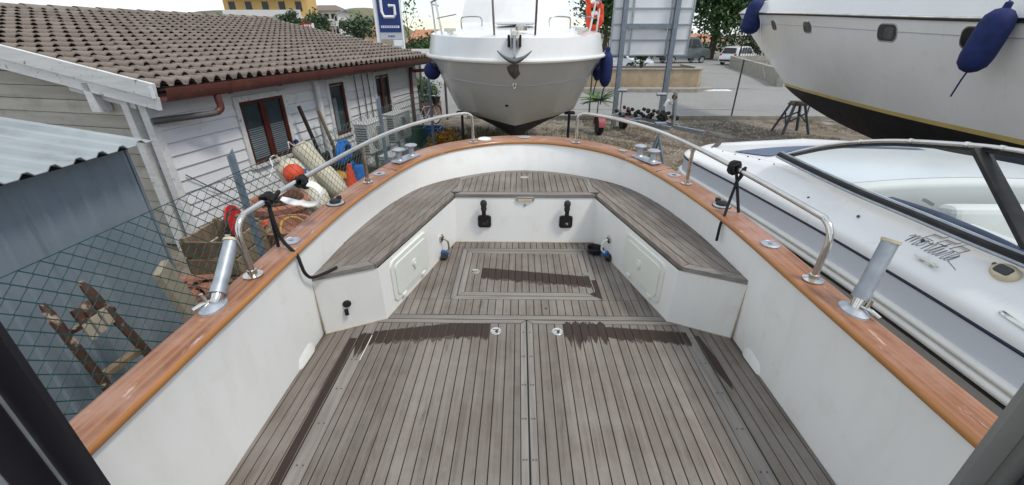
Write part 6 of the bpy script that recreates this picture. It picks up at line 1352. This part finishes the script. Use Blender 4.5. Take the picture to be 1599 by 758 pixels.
o = part('stone_block', 'concrete', None, lambda m: m.bx(24.6, 27.0, 41.0, 43, -.9, .9).bx(24.9, 26.7, 40.9, 40.99, .2, .8), bevel=.03); tag(o, 'grey concrete kiosk block beside the yacht bow across the lot', 'block')
# ------------------------------------------------------------------ cars
def car(label, loc, rz, L_, W_, H_, paint, van=False):
    t = thing('parked_car', label, 'van' if van else 'car', loc, rz, None)
    def lp(name, mat, f, par=t, **k):
        m = MB(); f(m); return m.build(name, mat, par, local=True, **k)
    if van: prof = [(-.5, .3), (-.5, .55), (-.49, .93), (-.45, 1.0), (.20, 1.0), (.33, .60), (.46, .53), (.5, .40), (.5, .2), (-.5, .2)]; belt = .57
    else: prof = [(-.5, .28), (-.5, .5), (-.475, .62), (-.40, .93), (-.30, .995), (.02, 1.0), (.12, .96), (.27, .64), (.44, .56), (.495, .46), (.5, .3), (.49, .17), (-.49, .17)]; belt = .60
    def body(m):
        rows = []
        for s_, k in ((-1, .92), (-.97, 1), (-.6, 1.0), (.6, 1.0), (.97, 1), (1, .92)):
            r = []
            for x, z in prof:
                tum = 1 - max(0, (z - belt)) * .42; xx = x * L_ * (1 - .02 * (abs(s_) > .9)); r.append((xx * (.985 if abs(s_) == 1 else 1), s_ * W_ / 2 * tum, z * H_ * (1 if abs(s_) < 1 else .985)))
            rows.append(r)
        m.grid(rows, True); n = len(prof); m.f.append(tuple(range(n))); m.f.append(tuple((len(rows) - 1) * n + j for j in range(n - 1, -1, -1)))
    b = lp('body', paint, body, smooth=True, ang=35)
    tumw = lambda z: (W_ / 2) * (1 - max(0, z / H_ - belt) * .42)
    if van: sw = [[(-.44, .62), (-.20, .62), (-.20, .92), (-.44, .92)], [(-.18, .62), (.04, .62), (.04, .92), (-.18, .92)], [(.06, .60), (.29, .61), (.19, .92), (.06, .92)]]
    else: sw = [[(-.40, .66), (-.27, .645), (-.27, .93), (-.355, .90)], [(-.25, .645), (-.04, .64), (-.04, .95), (-.25, .94)], [(-.02, .64), (.22, .64), (.09, .93), (-.02, .95)]]
    for sg in (-1, 1):
        for q in sw: lp('side_window', 'glass', lambda m: m.add([(x * L_, sg * (tumw(z * H_) + .004), z * H_) for x, z in q], [(0, 1, 2, 3)]), b)
        for x in (-.32, .32):
            w_ = lp('wheel', 'rubber', lambda m: m.lathe([(.2, -.1), (.29, -.1), (.31, -.07), (.31, .07), (.29, .1), (.2, .1)], (x * L_, sg * (W_ / 2 - .08), .31), 22, (R(90), 0, 0)), smooth=True)
            lp('rim', 'galv', lambda m: m.lathe([(.21, -.105), (.19, -.09), (.05, -.11), (.05, .11), (.19, .09), (.21, .105)], (x * L_, sg * (W_ / 2 - .08), .31), 18, (R(90), 0, 0)), w_, smooth=True)
            lp('wheel_arch', 'rubber', lambda m: m.tube([(x * L_ + .345 * math.cos(R(a)), sg * (W_ / 2 - .005), .31 + .345 * math.sin(R(a))) for a in range(0, 181, 20)], .03, 5), b)
        lp('headlight', 'signwhite', lambda m: m.ball((.465 * L_, sg * W_ * .38, .46 * H_), .12, .18, .07), smooth=True)
        lp('tail_light', 'red', lambda m: m.box((-.475 * L_, sg * W_ * .42, .56 * H_), (.14, .2, .17), (0, R(12), 0)), bevel=.03)
        lp('mirror', paint, lambda m: m.ball((.15 * L_, sg * (W_ / 2 + .07), .66 * H_), .07, .09, .07), smooth=True)
        lp('door_handle', 'rubber', lambda m: m.box((-.03 * L_, sg * (W_ / 2 + .003), .56 * H_), (.14, .012, .025)))
    rear = [(-.492, .64), (-.428, .93)] if not van else [(-.502, .6), (-.494, .9)]
    lp('rear_window', 'glass', lambda m: m.add([((rear[0][0] + .008) * L_ - .006, s_ * W_ * .40, rear[0][1] * H_) for s_ in (-1, 1)] + [(rear[1][0] * L_ + .0, s_ * W_ * .34, rear[1][1] * H_) for s_ in (1, -1)], [(0, 1, 2, 3)]), b)
    fr_ = [(.268, .655), (.128, .955)] if not van else [(.325, .63), (.212, .97)]
    lp('windscreen', 'glass', lambda m: m.add([(fr_[0][0] * L_ + .012, s_ * W_ * .42, fr_[0][1] * H_ + .006) for s_ in (-1, 1)] + [(fr_[1][0] * L_ + .012, s_ * W_ * .35, fr_[1][1] * H_ + .006) for s_ in (1, -1)], [(0, 1, 2, 3)]), b)
    lp('bumper', 'rubber', lambda m: m.box((-.497 * L_, 0, .26 * H_), (.08, W_ * .86, .16)), bevel=.03); lp('bumper', 'rubber', lambda m: m.box((.497 * L_, 0, .25 * H_), (.06, W_ * .8, .15)), bevel=.03)
    lp('number_plate', 'signwhite', lambda m: m.box((-.512 * L_, 0, .36 * H_), (.02, .5, .11))); lp('number_plate', 'signwhite', lambda m: m.box((.514 * L_, 0, .28 * H_), (.02, .5, .11)))
    return t
car('white hatchback parked beside the dark iron gate', (20.4, 42.6, -.885), R(34), 3.75, 1.68, 1.56, 'carwhite')
car('silver-white car parked behind the tan wall, its front towards the road', (8.2, 35.0, -.885), R(-60), 4.2, 1.75, 1.5, 'carsilver')
car('dark green-grey van parked behind the edge of the billboard', (16.2, 45.5, -.885), R(12), 4.9, 1.95, 2.3, 'cardark', True)

# ------------------------------------------------------------------ sign pylon with the big letter
sp_ = thing('sign_pylon', 'tall white sign pylon with navy panel and big white letter G beyond the house', 'sign', (-10.4, 34, -.9))
def slab(name, mat, x0, x1, z0, z1, y, th, par=sp_, **k): return part(name, mat, par, lambda m: m.bx(x0, x1, y - th, y, z0, z1), **k)
SYp = 34.0
SXa, SXb = at(589, 60, y=SYp).x, at(629, 60, y=SYp).x
slab('pylon_core', 'signwhite', SXa - .02, SXb, -.9, 6.2, SYp + .5, .5)
slab('side_face', 'signgrey', SXa + .22, SXb + .01, -.9, 6.21, SYp + .001, .05)
nv = slab('navy_panel', 'signblue', SXa + .30, SXb - .02, 1.78, 6.1, SYp - .055, .03)
gx, gw = (SXa + .30 + SXb - .02) / 2, (SXb - SXa - .32)
Lg = [(.62, 1.0), (.0, 1.0), (-.6, .82), (-.78, .35), (-.78, -.55), (-.55, -.95), (.55, -.95), (.72, -.75), (.72, -.1), (.05, -.1)]
part('letter', 'signwhite', nv, lambda m: m.tube([(gx + a * gw * .40, SYp - .10, 3.55 + b * .82) for a, b in Lg], .10, 4))
slab('line', 'signwhite', gx - gw * .42, gx + gw * .42, 2.06, 2.2, SYp - .086, .01, nv)
for k in range(9): slab('small_print', 'signblue', gx - gw * .38 + k * gw * .085, gx - gw * .38 + k * gw * .085 + gw * .05, 2.09, 2.17, SYp - .097, .004, nv)
slab('blank_panel', 'signgrey', SXa + .32, SXb - .03, 1.32, 1.72, SYp - .055, .02)
for k in range(5): slab('small_print', 'signblue', gx - .22 + k * .1, gx - .16 + k * .1, 1.45, 1.58, SYp - .076, .004)
for k, (za, zb_) in enumerate(((.88, 1.27), (.42, .83), (-.06, .37))):
    slab('tenant_panel', 'board' if k == 0 else 'signwhite' if k == 1 else 'signgrey', SXa + .33, gx + .06, za, zb_, SYp - .055, .02); slab('tenant_panel', 'signwhite' if k < 2 else 'signgrey', gx + .13, SXb - .03, za, zb_, SYp - .055, .02)
rs = thing('red_sign', 'small red sign board with white letters above the roof ridge', 'sign', tuple(at(487, 44, y=40)))
ra, rb_ = at(470, 37, y=40), at(488, 43, y=40)
part('board', 'red', rs, lambda m: m.bx(ra.x, rb_.x, 40, 40.1, rb_.z, ra.z)); part('edge', 'signwhite', rs, lambda m: m.bx(rb_.x - .02, rb_.x + .12, 39.98, 40.09, rb_.z - .05, ra.z + .03))
for k in range(4): part('letter', 'signwhite', rs, lambda m: m.bx(ra.x + .25 + k * .2, ra.x + .37 + k * .2, 39.97, 39.995, (ra.z + rb_.z) / 2 - .1, (ra.z + rb_.z) / 2 + .06))
part('pole', 'galv', rs, lambda m: m.tube([((ra.x + rb_.x) / 2, 40.06, -.9), ((ra.x + rb_.x) / 2, 40.06, rb_.z)], .06, 8))
# street lamp
la = at(540, 16, y=60); lm = thing('street_lamp', 'curved grey street lamp beyond the white house', 'street lamp', (at(522, 40, y=60).x, 60, -.9))
part('pole', 'galv', lm, lambda m: m.tube(crm([(at(522, 40, y=60).x, 60, -.9), (at(522, 30, y=60).x, 60, 3), (at(524, 24, y=60).x, 60, at(524, 24, y=60).z), tuple(la)], 4), .07, 8), smooth=True)
part('lamp_head', 'galv', lm, lambda m: m.ball(la, .35, .14, .1), smooth=True)

# ------------------------------------------------------------------ far buildings
def block(name, label, px0, px1, pytop, y, depth, mat, roofmat, floors, cols, roof_h=1.2, balc=False, base=-1.5, group=None):
    xa, xb = at(px0, pytop, y=y).x, at(px1, pytop, y=y).x; zt = at((px0 + px1) / 2, pytop, y=y).z
    t = thing(name, label, 'building', ((xa + xb) / 2, y + depth / 2, base), 0, group); w_ = xb - xa; H_ = zt - base
    part('wall', mat, t, lambda m: m.bx(xa, xb, y, y + depth, base, zt))
    ov = .5
    part('roof', roofmat, t, lambda m: m.add([(xa - ov, y - ov, zt), (xb + ov, y - ov, zt), (xb + ov, y + depth + ov, zt), (xa - ov, y + depth + ov, zt), (xa + w_ * .2, y + depth / 2, zt + roof_h), (xb - w_ * .2, y + depth / 2, zt + roof_h)], [(0, 1, 5, 4), (1, 2, 5), (2, 3, 4, 5), (3, 0, 4), (3, 2, 1, 0)]))
    fh = H_ / floors
    for f in range(floors):
        for c in range(cols):
            cx_ = xa + w_ * (c + .5) / cols; zz = base + fh * (f + .35)
            if zz < -1: continue
            wn_ = part('window', 'pipe_grey', t, lambda m: m.bx(cx_ - .42, cx_ + .42, y - .03, y + .05, zz, zz + fh * .45)); part('pane', 'glass', wn_, lambda m: m.bx(cx_ - .36, cx_ + .36, y - .04, y - .031, zz + .06, zz + fh * .45 - .06))
        if balc and f > 0: 
            part('balcony', 'wallw', t, lambda m: m.bx(xa + w_ * .04, xb - w_ * .04, y - 1.3, y - .001, base + fh * f, base + fh * f + .18)); part('balcony_rail', 'wallw', t, lambda m: m.bx(xa + w_ * .04, xb - w_ * .04, y - 1.3, y - 1.22, base + fh * f + .18, base + fh * f + 1.0))
    return t
block('apartment_block', 'yellow apartment block with balconies rising behind the tiled roof', 336, 470, -40, 62, 3, 'yellow', 'rooftc', 4, 5, 2, True)
block('apartment_block', 'white balconied house with dark roof beside the yellow block', 478, 526, 17, 75, 5, 'wallw', 'tile', 3, 4, .9, True)
block('pink_house', 'pale orange house behind the green shrubs by the tall sign', 560, 594, 48, 95, 9, 'ochre', 'rooftc', 2, 3, 1.5)
for i, (a, b, c, yv, lab) in enumerate(((636, 662, 66, 120, 'small orange-roofed house right of the tall sign'), (655, 690, 62, 150, 'orange-roofed house in the middle of the far village row'), (668, 712, 66, 135, 'orange-roofed house partly behind the cruiser rail'), (690, 735, 70, 170, 'low orange-roofed house farthest behind the cruiser rail'))):
    block('village_house', lab, a, b, c, yv, 14, 'ochre', 'rooftc', 2, 3, 3.0)
block('warehouse', 'white warehouse with red roof edge across the parking lot', 1080, 1140, 66, 120, 20, 'wallw', 'rooftc', 1, 4, 2.0)
block('shop_front', 'beige building with dark square windows seen under the gutter end', 640, 662, 112, 40, 6, 'ochre', 'rooftc', 2, 1, .3)
o = part('parapet', 'wallw', None, lambda m: m.bx(at(636, 80, y=44).x, at(700, 80, y=44).x, 44, 44.6, at(660, 84, y=44).z, at(660, 77, y=44).z).bx(-13, -12.6, 44.1, 44.5, -.9, at(660, 84, y=44).z)); tag(o, 'long white road parapet beyond the house end', 'parapet')
o = part('pillar', 'concrete', None, lambda m: m.bx(-4.55, -4.15, 18.6, 19.0, G, .9), bevel=.02); tag(o, 'square concrete pillar beside the end of the wooden house', 'pillar')
o = part('site_panel', 'wallw', None, lambda m: m.bx(-5.2, -1.0, 26, 26.1, -1.1, .55)); tag(o, 'pale boundary wall behind the short fence', 'wall')
# shrubs and hedges in the distance
for i, (px, pyb, y_, rx, rz, mt, lab) in enumerate(((562, 56, 50, 2.6, 1.1, 'leaf3', 'broad dark hedge shrub left of the tall sign'), (498, 44, 48, 1.2, .9, 'leaf3', 'feathery shrub above the roof ridge by the red sign'), (452, 34, 46, 1.0, .6, 'leaf3', 'feathery shrub above the roof ridge below the yellow block'), (640, 86, 60, 2.0, 1.1, 'leaf', 'dark green bush immediately right of the tall sign'), (668, 80, 62, 2.8, 1.3, 'leaf', 'dark bush below the orange roofs'), (685, 84, 58, 2.6, 1.2, 'leaf', 'dark bush beside the cruiser bulwark'), (1075, 92, 60, 3.0, 1.2, 'leaf', 'dark hedge below the white warehouse'), (1168, 84, 52, 3.5, 1.6, 'leaf', 'dark shrub behind the concrete kiosk block'))):
    p = at(px, pyb, y=y_); bush('far_shrub', lab, (p.x, y_, p.z - .4), rx, 1.5, rz, 1100, .17 if rx < 2.5 else .2, mt, 60 + i)
